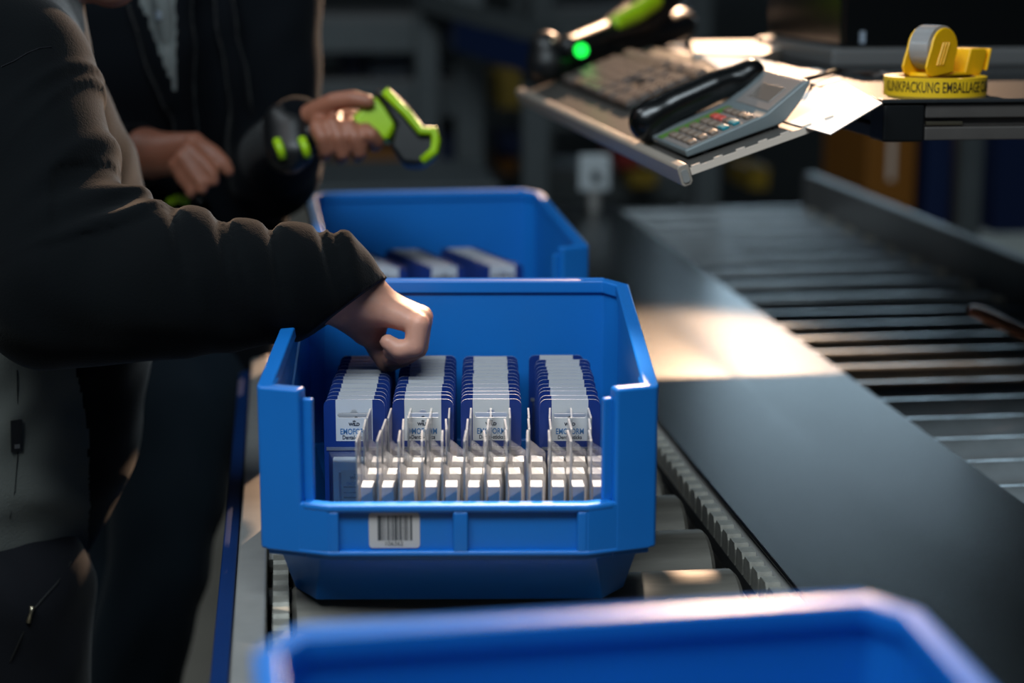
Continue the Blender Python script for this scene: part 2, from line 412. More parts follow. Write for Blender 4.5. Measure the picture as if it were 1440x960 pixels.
while y < 2.6:
    o = obj('roller', sme, 'roller_zinc'); smooth_by_angle(o) if n == 0 else None
    o.location = (0.795, y, -0.039); P(o, r2)
    q = obj('pulley', pul, 'chain_grey', o); q.location = (0.238, 0, 0)
    y += 0.098 if y < 1.3 else 0.138; n += 1
P(MB().span((1.055, -0.3, -0.16), (1.085, 2.70, 0.045)).build('guard_rail', 'grey_plastic', bevel=0.006), r2)
P(MB().span((0.566, -0.3, -0.16), (0.572, 2.62, -0.014)).build('side_rail', 'rail_aluminium'), r2)
P(MB().span((0.58, -0.3, -0.20), (1.05, 2.62, -0.18)).build('belly_pan', 'black_void'), r2)
for yy in (0.0, 1.3, 2.5):
    for xx in (0.60, 1.07):
        P(MB().span((xx-0.02, yy-0.02, FLOOR), (xx+0.02, yy+0.02, -0.16)).build('leg', 'rack_grey', bevel=0.002), r2)
# guide rod on a bracket at the right, warm light put into its colour
g0 = atz(1368, 436, 0.075)
gr = empty('guide_rod', (g0[0], g0[1], 0.045)); tag(gr, 'round guide rod end above the slim rollers at the right edge', 'guide rod')
bpy.context.view_layer.update()
P(MB().tube([g0, g0+np.array([0.004, -0.02, 0.0]), g0+np.array([0.02, -0.9, 0.0])], [0.007, 0.009, 0.009], 14).build('rod', 'rod_warm_lit', smooth=True), gr)
for dy in (0.35, 0.8):
    P(MB().span((g0[0]+0.0, g0[1]-dy-0.01, 0.066), (1.06, g0[1]-dy+0.01, 0.072)).build('bracket', 'grey_plastic'), gr)
    P(MB().span((1.050, g0[1]-dy-0.01, 0.0), (1.054, g0[1]-dy+0.01, 0.072)).build('bracket', 'grey_plastic'), gr)

# ------------------------------------------------------------------ blue open-front storage bins
D = 0.35
def make_bin(m, label):
    root = empty('storage_bin'); tag(root, label, 'bin', 'blue open-front storage bins')
    front = [(-0.125, -0.0117), (-0.103, -0.02), (0.103, -0.02), (0.125, -0.0117)]
    back = [(0.125, -0.0117), (0.156, 0.0), (0.156, D-0.02), (0.140, D), (-0.140, D), (-0.156, D-0.02), (-0.156, 0.0), (-0.125, -0.0117)]
    HP, HR = 0.187, 0.213
    zt = [HP, HP, HR-0.0015, HR, HR, HR-0.0015, HP, HP]
    b = MB()
    b.ribbon(front, 0.045, 0.092, 0.0, 0.004); b.ribbon(back, 0.045, [z-0.004 for z in zt], 0.0, 0.004)
    def octo(hx, fx, y0, cf, y1, cr, z):
        return [(-fx, y0, z), (fx, y0, z), (hx, y0+cf, z), (hx, y1-cr, z), (hx-cr, y1, z), (-hx+cr, y1, z), (-hx, y1-cr, z), (-hx, y0+cf, z)]
    rings = [octo(0.139, 0.119, 0.014, 0.030, D-0.012, 0.02, 0.0), octo(0.152, 0.112, -0.006, 0.026, D-0.003, 0.02, 0.052),
             octo(0.148, 0.109, -0.002, 0.025, D-0.007, 0.02, 0.052), octo(0.135, 0.115, 0.018, 0.029, D-0.016, 0.02, 0.005)]
    vs = [p for r in rings for p in r]; fs = [tuple(range(7, -1, -1)), tuple(range(24, 32))]
    for i in range(3):
        for k in range(8): fs.append((8*i+k, 8*i+(k+1) % 8, 8*i+8+(k+1) % 8, 8*i+8+k))
    b.add(vs, fs)
    b.build('body', m, root, bevel=0.0015)
    r = MB(); r.ribbon(back[1:-1], [z-0.013 for z in zt[1:-1]], zt[1:-1], 0.006, 0.013)
    r.ribbon(back[3:5], HR-0.013, HR+0.001, 0.0065, 0.004)
    r.build('rim', m, root, bevel=0.0028, seg=3)
    fl = MB(); fl.ribbon(front, 0.0865, 0.094, 0.0055, 0.012); fl.build('front_lip', m, root, bevel=0.003, seg=3)
    fb = MB(); fb.ribbon([(-0.1555, 0.0), (-0.103, -0.02), (0.103, -0.02), (0.1555, 0.0)], 0.0505, 0.0548, 0.0055, 0.006)
    for x, w in ((-0.100, 0.008), (0.002, 0.012), (0.100, 0.008)): fb.box((x, -0.0225, 0.0705), (w, 0.0055, 0.034))
    fb.build('front_frame', m, root, bevel=0.0014)
    for s in (-1, 1):
        p = MB(); pts = [(s*0.125, -0.0117), (s*0.156, 0.0), (s*0.156, 0.034)]
        low = [(s*0.101, -0.0207), (s*0.156, 0.0)]
        if s < 0: pts = pts[::-1]; low = low[::-1]
        p.ribbon(pts, 0.0505, HP, 0.0055, 0.014); p.ribbon(low, 0.0505, 0.0935, 0.0052, 0.008)
        p.build('corner_post', m, root, bevel=0.003, seg=3)
        st = MB(); q = [(s*0.1165, -0.0105), (s*0.1255, -0.0075)]
        if s < 0: q = q[::-1]
        st.ribbon(q, 0.093, [0.178, 0.178], 0.002, 0.006); st.build('post_step', m, root, bevel=0.0015)
    return root
A1 = -0.1113
b1 = make_bin('blue_plastic', 'bright blue open-front bin in focus, full of blister packs, barcode label on its front')
b1.location = (0, 0, 0); b1.rotation_euler = (0, 0, A1)
b2 = copy_tree(b1); b2.location = (0.0652, 0.7232, 0); b2.rotation_euler = (0, 0, 0.03)
tag(b2, 'blurred blue bin farther along the conveyor, just behind the front bin', 'bin')
b3 = copy_tree(b1); b3.location = (0.024, -0.961, 0); b3.rotation_euler = (0, 0, 0.05)
tag(b3, 'strongly blurred blue bin nearest the camera at the bottom edge', 'bin')
# barcode label on the front bin
lb = empty('barcode_label'); lb.parent = b1; lb.location = (-0.0515, -0.0207, 0.0712)
obj('label_sheet', plate_mesh('label_sheet', rrect(-0.0205, 0.0205, -0.0148, 0.0148, 0.003), [], 0.0006), 'label_paper', lb)
bars = MB(); x = -0.0135
for w, g in ((.0032,.0006),(.001,.0009),(.0008,.0012),(.0016,.0007),(.0008,.0008),(.0014,.0006),(.0022,.0005),(.0008,.0006),(.0018,.0009),(.0008,.0007),(.0016,.0006),(.0008,.0012),(.0018,.0)):
    bars.span((x, -0.00012, -0.0085), (x+w, 0.0001, 0.0125)); x += w+g
bars.build('barcode', 'ink_grey', lb)
o = obj('digits', text_mesh('106362', 0.0054, 0.0001, sx=0.95), 'ink_grey', lb); o.rotation_euler = (math.pi/2, 0, 0); o.location = (-0.0005, -0.0001, -0.0113)

# ------------------------------------------------------------------ blister packs
CW, CH = 0.054, 0.134
def slot(cz):
    pts = [(-0.0135, cz-0.0022), (0.0135, cz-0.0022), (0.0148, cz), (0.0135, cz+0.0022), (0.0034, cz+0.0022)]
    for k in range(1, 6):
        a = math.radians(k*30); pts.append((0.0030*math.cos(a), cz+0.0022+0.0034*math.sin(a)))
    return pts+[(-0.0034, cz+0.0022), (-0.0135, cz+0.0022), (-0.0148, cz)]
SL = CH-0.0145
card_me = plate_mesh('card', rrect(-CW/2, CW/2, 0, CH, 0.006), [slot(SL)], 0.0006)
card_me.materials.append(MATS['card_blue']); card_me.materials.append(MATS['card_white'])
for p_ in card_me.polygons:
    if abs(p_.normal.y) < 0.5: p_.material_index = 1
print_me = plate_mesh('white_print', rrect(-0.0163, 0.0163, CH-0.038, CH-0.0002, 0.0003, 1), [slot(SL)], 0.00015)
def tub_mesh(name, w, h, dep, z0, taper=0.82):
    b = MB(); a = [(-w/2, 0, z0), (w/2, 0, z0), (w/2, 0, z0+h), (-w/2, 0, z0+h)]
    c = [(x*taper, -dep, z0+h/2+(z-z0-h/2)*0.93) for x, _, z in a]
    return b.add(a+c, [(4, 5, 6, 7), (0, 1, 5, 4), (1, 2, 6, 5), (2, 3, 7, 6), (3, 0, 4, 7)]).mesh(name)
blis_me = tub_mesh('blister', 0.046, 0.080, 0.0125, 0.006)
edge_me = MB().ribbon([(-0.025, -0.0004), (0.025, -0.0004)], 0.0875, 0.0905, 0.0004, 0.0010).mesh('blister_flange')
ins_me = MB().span((-0.0185, -0.0108, 0.010), (0.0185, -0.0015, 0.082)).mesh('insert_box')
word = text_mesh('EMOFORM', 0.0074, 0.0001, sx=0.72, bold=0.00012); sub = text_mesh('Dental-sticks', 0.0050, 0.0001, sx=0.82, bold=0.0001); wild = text_mesh('WILD', 0.0038, 0.0001, bold=0.0002)
emb = MB().prism([(-0.0011, 0, 0), (0.0011, 0, 0), (0.0016, 0, 0.0012), (0.0006, 0, 0.0009), (0, 0, 0.0018), (-0.0006, 0, 0.0009), (-0.0016, 0, 0.0012)], (0, -0.0002, 0)).mesh('emblem')
lines = MB()
for i in range(9):
    w = (0.019, 0.013, 0.022, 0.013, 0.021, 0.014, 0.022, 0.014, 0.021)[i]; z = 0.056-i*0.0048
    lines.span((-0.0095, -0.01125, z), (-0.0095+w, -0.0108, z+(0.0013 if i % 2 == 0 else 0.0008)))
lines_me = lines.mesh('print_lines')
side_me = MB().span((-0.0135, -0.0112, 0.012), (-0.0115, -0.0107, 0.070)).span((0.0135, -0.0112, 0.012), (0.0152, -0.0107, 0.070)).mesh('side_bars')
panel_me = MB().span((-0.0113, -0.0111, 0.012), (0.0133, -0.01075, 0.072)).mesh('info_panel')
def pack(parent_bin, lx, ly, label, group, printed, rz=0.0, tilt=0.0, z=0.006):
    root = empty('blister_pack'); tag(root, label, 'blister pack', group)
    a = parent_bin.rotation_euler[2]; bx, by = parent_bin.location[:2]
    root.location = (bx+math.cos(a)*lx-math.sin(a)*ly, by+math.sin(a)*lx+math.cos(a)*ly, z); root.rotation_euler = (tilt, 0, a+rz)
    c = obj('card', card_me, 'card_blue', root)
    p = obj('white_print', print_me, 'card_white', root); p.location = (0, -0.00016, 0)
    i = obj('insert_box', ins_me, 'insert_white', root)
    b = obj('blister', blis_me, 'clear_plastic', root); e = obj('blister_flange', edge_me, 'clear_sheet', root)
    if printed:
        for me, m, zz, s in ((word, 'ink_blue', CH-0.0295, 1), (sub, 'ink_dark', CH-0.0348, 1), (wild, 'ink_dark', CH-0.0228, 1)):
            t = obj('lettering', me, m, p); t.rotation_euler = (math.pi/2, 0, 0); t.location = (0, -0.0001, zz)
        t = obj('emblem', emb, 'ink_dark', p); t.location = (0, 0, CH-0.0205)
        q = obj('info_panel', panel_me, 'label_paper', i); obj('print_lines', lines_me, 'ink_dark', i); obj('side_bars', side_me, 'ink_navy', i)
        t = obj('lettering', word, 'ink_blue', i); t.rotation_euler = (math.pi/2, 0, 0); t.location = (0.001, -0.0111, 0.0595); t.scale = (0.62, 0.62, 1)
        t = obj('lettering', wild, 'ink_dark', i); t.rotation_euler = (math.pi/2, 0, 0); t.location = (0.001, -0.0111, 0.0650)
        t = obj('emblem', emb, 'ink_dark', i); t.location = (0.001, -0.0110, 0.0672)
    return root
ORD = ['first', 'second', 'third', 'fourth', 'fifth', 'sixth', 'seventh', 'eighth', 'ninth', 'tenth', 'eleventh', 'twelfth', 'thirteenth']
ROWN = ['leftmost', 'second', 'third', 'rightmost']
for c, cx in enumerate((-0.0945, -0.034, 0.0265, 0.0965)):
    for k in range(13):
        where = 'front' if k == 0 else ORD[k]+' from front'
        lab = f'blue and white blister pack, {where}, in {ROWN[c]} row inside the front bin'
        pack(b1, cx+random.uniform(-.0006, .0006)+(k == 12 and c == 3)*-0.006, 0.1445+k*0.0152+(c == 3 and k == 12)*0.003, lab, 'blister packs standing in the front bin', k < 2, tilt=random.uniform(-0.01, 0.01), z=0.006+(random.uniform(0, 0.0012)))
for c, cx in enumerate((-0.105, -0.030, 0.045, 0.115)):
    if c == 3: continue
    for k in range(9):
        where = 'front' if k == 0 else ORD[k]+' from front'
        lab = f'blurred blister pack, {where}, in {("left", "middle", "right")[c]} row inside the bin behind'
        pack(b2, cx-0.005*k*0.9+0.035, 0.155+k*0.0185, lab, 'blister packs standing in the farther bin', False)
# clear packs turned edge-on in front of the cards
fl_me = MB().prism([(0, y, z) for y, z in rrect(0.0, 0.038, 0.0, 0.128, 0.0025, 2)], (0.0016, 0, 0)).mesh('flange_sheet')
def edge_tub(name):
    b = MB(); a = [(0.0016, 0.005, 0.010), (0.0016, 0.033, 0.010), (0.0016, 0.033, 0.100), (0.0016, 0.005, 0.100)]
    c = [(0.0158, y+(0.003 if y < 0.02 else -0.003), z+(0.004 if z < 0.05 else -0.010)) for _, y, z in a]
    return b.add(a+c, [(4, 5, 6, 7), (0, 1, 5, 4), (1, 2, 6, 5), (2, 3, 7, 6), (3, 0, 4, 7)]).mesh(name)
et_me = edge_tub('blister'); rib_me = MB().span((0.0034, 0.0085, 0.016), (0.0132, 0.0295, 0.086)).mesh('stick_bundle')
for r in range(3):
    for k in range(12):
        if r == 2 and k in (): continue
        root = empty('clear_blister_pack'); lx = -0.083+k*0.0176+(r-1)*0.002+random.uniform(-.0012, .0012); ly = 0.0245+0.0395*r
        a = A1; root.location = (math.cos(a)*lx-math.sin(a)*ly, math.sin(a)*lx+math.cos(a)*ly, 0.006); root.rotation_euler = (0, 0, a+random.uniform(-.04, .04))
        tag(root, f'clear plastic pack standing edge-on, {ORD[k]} from left in {("front", "middle", "rear")[r]} row behind the bin lip', 'blister pack', 'clear packs standing edge-on in the front bin')
        obj('flange_sheet', fl_me, 'clear_sheet', root); obj('blister', et_me, 'clear_plastic', root); obj('stick_bundle', rib_me, 'stick_white', root)
# ------------------------------------------------------------------ packing desk at the right with its sloping keyboard tray
T0 = atd(970, 238, 1.80); T1 = np.array([0.449, T0[1]+0.008, 0.387])
E1 = T1-T0; WT = np.linalg.norm(E1); E1 = E1/WT
E2 = np.array([-0.03, 1.0, 0.02]); E2 = E2-E1*(E2@E1); E2 = E2/np.linalg.norm(E2); EN = np.cross(E1, E2)
LT = 0.92
def tp(px, py, h=0.0):                    # pixel -> (across, along) on the tray surface
    r = ray(px, py); o = T0+EN*h; t = ((o-CAM)@EN)/(r@EN); p = CAM+r*t-T0; return float(p@E1), float(p@E2)
def frame(name, u, v, h=0.0, rz=0.0):    # an Empty lying in the tray plane: x across (uphill), y along, z off the tray
    e = empty(name); p = T0+E1*u+E2*v+EN*h
    m = Matrix.Identity(4)
    for i in range(3): m[i][0] = E1[i]; m[i][1] = E2[i]; m[i][2] = EN[i]; m[i][3] = p[i]
    e.matrix_world = m @ Matrix.Rotation(rz, 4, 'Z'); return e
ZD = 0.389; DX0, DY0, DY1 = 0.452, T0[1]+0.004, 1.53
dk = empty('packing_desk', (0.9, 0.9, FLOOR)); tag(dk, 'packing desk with dark top and ribbed aluminium edge profile, upper right', 'desk')
bpy.context.view_layer.update()
P(MB().span((DX0-0.004, DY0-0.004, ZD-0.004), (1.75, DY1, ZD)).build('desk_top', 'desk_top', bevel=0.001), dk)
def profile(a, b, ax):
    m = MB()
    for z0, z1, ins in ((ZD-0.019, ZD-0.0045, 0.0), (ZD-0.028, ZD-0.019, 0.007), (ZD-0.041, ZD-0.028, 0.0)):
        if ax == 'x': m.span((a, DY0+ins, z0), (b, DY0+0.030, z1))
        else: m.span((DX0+ins, a, z0), (DX0+0.030, b, z1))
    return m.build('edge_profile', 'profile_aluminium', bevel=0.0012)
P(profile(DX0+0.042, 1.74, 'x'), dk); P(profile(DY0+0.042, DY1-0.01, 'y'), dk)
P(MB().span((DX0-0.0015, DY0-0.0015, ZD-0.0425), (DX0+0.0415, DY0+0.0415, ZD-0.0045)).build('corner_cap', 'black_plastic', bevel=0.003), dk)
P(MB().span((DX0+0.044, DY0+0.0035, ZD-0.0265), (DX0+0.082, DY0+0.008, ZD-0.0225)).build('slot_nut', 'zip_metal', bevel=0.001), dk)
for xx, yy in ((1.68, DY0+0.06), (1.68, DY1-0.08), (1.16, DY1-0.08)):
    P(MB().span((xx-0.022, yy-0.022, FLOOR), (xx+0.022, yy+0.022, ZD-0.042)).build('leg', 'profile_aluminium', bevel=0.002), dk)
P(MB().span((1.17, DY1-0.095, -0.3), (1.67, DY1-0.065, -0.26)).build('cross_bar', 'profile_aluminium'), dk)

tr = frame('keyboard_tray', 0, 0); tag(tr, 'sloping grey sheet-metal tray holding phone and keyboard, hooked to the desk', 'tray')
MB().span((0, 0, -0.0025), (WT-0.003, LT, 0.0)).build('sheet', 'tray_steel', tr, bevel=0.0006)
lp = MB(); sec = [(-0.012, 0.006), (-0.0095, 0.0085), (-0.002, 0.0085), (0.0, 0.006), (0.0, -0.0095), (-0.003, -0.013), (-0.010, -0.013), (-0.012, -0.010)]
lp.prism([(x, 0.0, z-0.002) for x, z in sec], (0, LT, 0)); lp.build('front_lip', 'lip_steel_lit', tr, bevel=0.001)
MB().prism([(x*0.55-0.0028, -0.0012, z*0.6-0.0035) for x, z in sec], (0, 0.003, 0)).build('lip_plug', 'rail_aluminium', tr)
sd = MB(); sd.span((0.0, -0.0025, -0.0055), (WT-0.01, 0.0, 0.0012))
for k in range(7): sd.span((0.002+k*0.0235, -0.0025, 0.0012), (0.011+k*0.0235, 0.0, 0.0032))
sd.build('notched_edge', 'paper_cream', tr)
for v in (0.10, 0.80): MB().span((WT-0.012, v, -0.012), (WT+0.004, v+0.05, -0.003)).build('hook', 'tray_steel', tr)

# --- desk phone
pu, pv = tp(972, 207)
ph = frame('desk_phone', 0.010, 0.042, 0.0); tag(ph, 'grey desk telephone with coloured keys and black handset on the tray', 'telephone')
PL, PW = 0.140, 0.185
body = MB(); prof = [(0.0, 0.003), (0.0, 0.011), (0.086, 0.0175), (0.092, 0.0185), (0.140, 0.0370), (0.143, 0.0335), (0.128, 0.0185), (0.108, 0.005), (0.100, 0.003)]
body.prism([(x, 0.0, z) for x, z in prof], (0, PW, 0)); body.build('body', 'phone_grey', ph, bevel=0.002)
for x, y in ((0.02, 0.006), (0.096, 0.006), (0.02, PW-0.006), (0.096, PW-0.006)):
    MB().tube([(x, y, 0.0), (x, y, 0.004)], 0.004, 10).build('foot', 'black_plastic', ph)
sl = math.atan2(0.0065, 0.086); sl2 = math.atan2(0.0185, 0.048)
def on_panel(x, y, w, l, h, m, name, parent, slope=sl, z0=0.011, x0=0.0):
    b = MB().box((0, 0, 0), (w, l, h)); o = b.build(name, m, parent, bevel=min(0.0012, h*0.3))
    o.location = (x0+x*math.cos(slope), y, z0+x*math.sin(slope)+h/2*math.cos(slope)); o.rotation_euler = (0, -slope, 0); return o
on_panel(0.0425, 0.050, 0.080, 0.092, 0.0006, 'phone_panel', 'key_field', ph)
on_panel(0.0425, 0.108, 0.082, 0.018, 0.0010, 'felt_green', 'green_strip', ph)
key_cols = [0.012, 0.024, 0.036, 0.048, 0.060, 0.075]
for i, x in enumerate(key_cols):
    for j, yv in enumerate((0.016, 0.039, 0.062, 0.085)):
        m = 'phone_key'
        if i in (3, 4) and j == 0: m = 'phone_key_teal'
        if i == 4 and j in (2, 3): m = 'phone_key_red'
        on_panel(x, yv, 0.0080, 0.0185, 0.0040, m, 'key', ph)
on_panel(0.024, 0.062, 0.046, 0.112, 0.0010, 'phone_panel', 'display_bezel', ph, slope=sl2, z0=0.0186, x0=0.0925)
on_panel(0.022, 0.062, 0.022, 0.072, 0.0016, 'phone_lcd', 'display', ph, slope=sl2, z0=0.0186, x0=0.0925)
hs = Blob(0.002, 0.010)
hp = lambda x, y, z: np.array([x, y, z])
hs.chain([hp(0.002, 0.152, 0.026), hp(0.040, 0.152, 0.032), hp(0.085, 0.152, 0.036), hp(0.128, 0.152, 0.037)], [0.0185, 0.0180, 0.0170, 0.0130])
hs.cone(hp(0.004, 0.151, 0.018), hp(0.012, 0.151, 0.027), 0.017, 0.016); hs.cone(hp(0.118, 0.151, 0.030), hp(0.126, 0.151, 0.036), 0.0145, 0.012)
obj('handset', hs.mesh('handset'), 'black_gloss', ph)

# --- keyboard
ka = tp(885, 157); kb = tp(1000, 104)
kd = 0.118
ky = frame('keyboard', 0.044, 0.445, 0.0); tag(ky, 'black computer keyboard on the tray beyond the phone', 'keyboard')
MB().prism([(0, 0, 0.001), (kd, 0, 0.001), (kd, 0, 0.012), (0, 0, 0.006)], (0, 0.42, 0)).build('case', 'black_plastic', ky, bevel=0.002)
ks = math.atan2(0.006, kd)
km = MB(); km.add([(-.0075, -.0075, 0), (.0075, -.0075, 0), (.0075, .0075, 0), (-.0075, .0075, 0), (-.006, -.006, .006), (.006, -.006, .006), (.006, .006, .006), (-.006, .006, .006)], [(0,3,2,1),(4,5,6,7),(0,1,5,4),(1,2,6,5),(2,3,7,6),(3,0,4,7)])
kme = km.mesh('key'); bar = MB().add([(x, y*6.5, z) for x, y, z in km.v], km.f).mesh('space_bar')
for r in range(6):
    for c in range(22):
        if c in (4, 8): continue
        if r == 0 and 13 <= c <= 18:
            if c == 13:
                o = obj('space_bar', bar, 'key_brown_sheen', ky); o.location = (0.010+0.0, 0.292, 0.0068); o.rotation_euler = (0, -ks, 0)
            continue
        if c in (5, 6, 7) and r in (2,): continue
        x = 0.010+r*0.0172+(0.006 if r == 5 else 0)
        o = obj('key', kme, 'key_brown_sheen', ky); o.location = (x, 0.012+c*0.0181, 0.0064+x*math.tan(ks)); o.rotation_euler = (0, -ks, 0)

# --- papers
def sheet(name, pix, h, m, label, plane='tray', cat='paper', th=0.0009):
    if plane == 'tray':
        pts = [T0+E1*a+E2*b+EN*h for a, b in (tp(x, y, h) for x, y in pix)]; nrm = EN
    else:
        pts = [atz(x, y, ZD+h) for x, y in pix]; nrm = np.array([0, 0, 1.0])
    c = np.mean(pts, 0); o = MB().prism([p-c for p in pts], nrm*th).build(name, m); o.location = c
    tag(o, label, cat); return o
sheet('paper_sheet', [(1168, 190), (1241, 146), (1185, 116), (1100, 140), (1098, 170)], 0.0006, 'paper', 'white paper sheet under the phone at the tray corner')
sheet('paper_sheet', [(1060, 118), (1128, 108), (1085, 88), (1030, 80), (985, 78), (1015, 100)], 0.0012, 'paper', 'white paper lying between keyboard and phone display')
sheet('paper_slip', [(1150, 122), (1186, 112), (1150, 98), (1110, 98), (1124, 108)], 0.0003, 'paper', 'small white slip at the desk edge above the phone', plane='desk')
sheet('paper_stack', [(975, 88), (1072, 92), (1100, 80), (1058, 70), (972, 71)], 0.0004, 'paper_cream', 'cream papers stacked at the far desk edge', plane='desk', th=0.014)
def tubething(name, pix, r, m, label, cat):
    pts = [atz(x, y, ZD+h) for x, y, h in pix]; c = np.array(pts[0]); o = MB().tube([p-c for p in pts], r, 10).build(name, m, smooth=True); o.location = c; tag(o, label, cat); return o
tubething('cable', [(965, 66, .0065), (1000, 63, .0065), (1050, 65, .0065), (1080, 63, .0065), (1120, 66, .0065)], 0.006, 'cable_dark', 'dark cable running behind the cream papers', 'cable')
tubething('cable', [(1130, 112, .008), (1180, 100, .005), (1215, 104, .005), (1240, 103, .005), (1262, 110, .005)], 0.003, 'cable_dark', 'thin dark cable lying on the desk beside the tape roll', 'cable')

# --- tape roll with hand dispenser on it
tcx, tcy = 0.0, 0.0
pc = atz(1338, 137, ZD); TR = 0.0515
tc = np.array([pc[0], pc[1]+TR*0.95, ZD])
rl = empty('packing_tape_roll', tuple(tc)); tag(rl, 'yellow printed packing tape roll lying flat on the desk corner', 'tape roll')
def ring(ro, ri, h, seg=64):
    m = MB(); vs = []; fs = []
    for r, z in ((ro, 0), (ro, h), (ri, h), (ri, 0)):
        vs += [(r*math.cos(2*math.pi*k/seg), r*math.sin(2*math.pi*k/seg), z) for k in range(seg)]
    for i in range(4):
        for k in range(seg): fs.append((i*seg+k, i*seg+(k+1) % seg, ((i+1) % 4)*seg+(k+1) % seg, ((i+1) % 4)*seg+k))
    return m.add(vs, fs)
smooth_by_angle(ring(TR, 0.040, 0.0185).build('tape', 'yellow_tape', rl)); smooth_by_angle(ring(0.0398, 0.0375, 0.0185).build('core', 'carton_brown', rl))
tm = text_mesh('KLINIKPACKUNG EMBALLAGE CLINIQUE', 0.0150, 0.0001, align='LEFT', bold=0.0001)
tw_ = max(v.co.x for v in tm.vertices); a0 = math.radians(-110-66)
for v in tm.vertices: v.co.x *= 0.150/tw_
for v in tm.vertices:
    ang = a0+v.co.x/TR; r = TR+0.0002+v.co.z
    v.co = (r*math.cos(ang), r*math.sin(ang), 0.0092+v.co.y)
tm.update(); obj('lettering', tm, 'tape_ink', rl)
dp = empty('tape_dispenser', (tc[0]+0.002, tc[1]-0.004, ZD+0.0187), math.radians(32)); tag(dp, 'yellow hand tape dispenser with clear tape sitting on the tape roll', 'tape dispenser')
cheek = []
for k in range(13):
    a = math.radians(-35+k*17.5); cheek.append((-0.012+0.0205*math.cos(a), 0.0285+0.0205*math.sin(a)))
cheek = [(0.004, 0.004)]+cheek+[(-0.0375, 0.018), (-0.040, 0.010), (-0.037, 0.003), (-0.031, 0.0)]
for s in (-1, 1):
    ck = MB().prism([(x, s*0.0145-0.0015, z) for x, z in cheek], (0, 0.003, 0)).build('cheek', 'yellow_plastic', dp, bevel=0.0013, seg=3)
    for k in range(3):
        x = -0.024+k*0.0045; MB().tube([(x, s*0.0163, 0.012), (x+0.009, s*0.0163, 0.034)], 0.0008, 8).build('rib', 'yellow_plastic', ck)
tw = MB(); seg = 40
tw.add([(-0.012+r*math.cos(2*math.pi*k/seg), yy, 0.0285+r*math.sin(2*math.pi*k/seg)) for r, yy in ((0.0225, -0.0115), (0.0225, 0.0115), (0.010, 0.0115), (0.010, -0.0115)) for k in range(seg)],
       [(i*seg+k, i*seg+(k+1) % seg, ((i+1) % 4)*seg+(k+1) % seg, ((i+1) % 4)*seg+k) for i in range(4) for k in range(seg)])
smooth_by_angle(tw.build('clear_tape', 'tape_film', dp))
MB().tube([(-0.012, -0.0155, 0.0285), (-0.012, 0.0155, 0.0285)], 0.0095, 20).build('hub', 'yellow_plastic', dp, bevel=0.001)
MB().prism([(-0.030, -0.0145, 0.0), (0.050, -0.0145, 0.0), (0.050, -0.0145, 0.003), (0.004, -0.0145, 0.0035), (-0.028, -0.0145, 0.004)], (0, 0.029, 0)).build('base_strap', 'yellow_plastic', dp, bevel=0.001)
MB().prism([(0.024, -0.0145, 0.002), (0.046, -0.0145, 0.0), (0.052, -0.0145, 0.002), (0.060, -0.0145, 0.024), (0.056, -0.0145, 0.0265), (0.032, -0.0145, 0.027)], (0, 0.029, 0)).build('cutter_head', 'yellow_plastic', dp, bevel=0.0018, seg=3)
MB().prism([(0.0575, -0.0150, 0.004), (0.0605, -0.0150, 0.004), (0.0665, -0.0150, 0.026), (0.063, -0.0150, 0.026)], (0, 0.030, 0)).build('blade_guard', 'yellow_plastic', dp, bevel=0.001)

# --- black computer case on a grey plinth behind the tape
pc0 = atz(1078, 93, ZD); yb = aty(1186, 90, 1.05)
cs = empty('computer_case', (0.92, 1.15, ZD)); tag(cs, 'large black computer case on a grey plinth at the back of the desk', 'computer')
bpy.context.view_layer.update()
P(MB().span((0.560, 0.86, ZD+0.0), (1.50, 1.25, ZD+0.024)).build('plinth', 'grey_plastic', bevel=0.004), cs)
P(MB().span((0.575, 0.875, ZD+0.0245), (1.45, 1.24, ZD+0.125)).build('case', 'black_gloss', bevel=0.006), cs)
P(MB().span((0.60, 0.872, ZD+0.030), (0.606, 0.876, ZD+0.045)).build('power_button', 'tote_pale'), cs)

# --- hand scanner lying in its cradle on the tray
cr = empty('scanner_cradle', tuple(atd(768, 108, 2.66))); bpy.context.view_layer.update()
tag(cr, 'black scanner charging cradle with green light at the tray far end', 'cradle')
a = atd(768, 84, 2.66); b = atd(955, 14, 2.95)
bl = Blob(0.004, 0.010); bl.chain([a+np.array([0, 0, -0.004]), a+np.array([0, 0, 0.016])], [0.029, 0.025]); bl.cone(a+np.array([0.01, 0, -0.004]), b+np.array([-.005, 0, -0.024]), 0.026, 0.034, squash=((0, 0, 1), 1.25))
P(obj('body', bl.mesh('cradle_body'), 'black_plastic'), cr)
P(MB().tube([atd(817, 71, 2.655), atd(817.5, 70.5, 2.625)], 0.0095, 14).build('status_light', 'led_green'), cr)
for px, py, d in ((778, 58, 2.64),): P(MB().tube([atd(px, py+4, d), atd(px, py-3, d)], 0.006, 10).build('contact_pin', 'zip_metal'), cr)
sc = empty('barcode_scanner', tuple(atd(900, 30, 2.55))); bpy.context.view_layer.update(); tag(sc, 'black and lime barcode scanner resting in the cradle above the keyboard', 'barcode scanner')
bl = Blob(0.004, 0.014); bl.chain([atd(800, 66, 2.64), atd(850, 48, 2.74), atd(895, 28, 2.83), atd(925, -14, 2.90)], [0.016, 0.019, 0.032, 0.043])
P(obj('body', bl.mesh('scanner_body'), 'black_plastic'), sc)
bl = Blob(0.003, 0.008); bl.chain([atd(866, 33, 2.745), atd(895, 18, 2.775), atd(918, 1, 2.81)], [0.0125, 0.0145, 0.0155])
P(obj('lime_bumper', bl.mesh('lime_bumper'), 'lime_plastic'), sc)
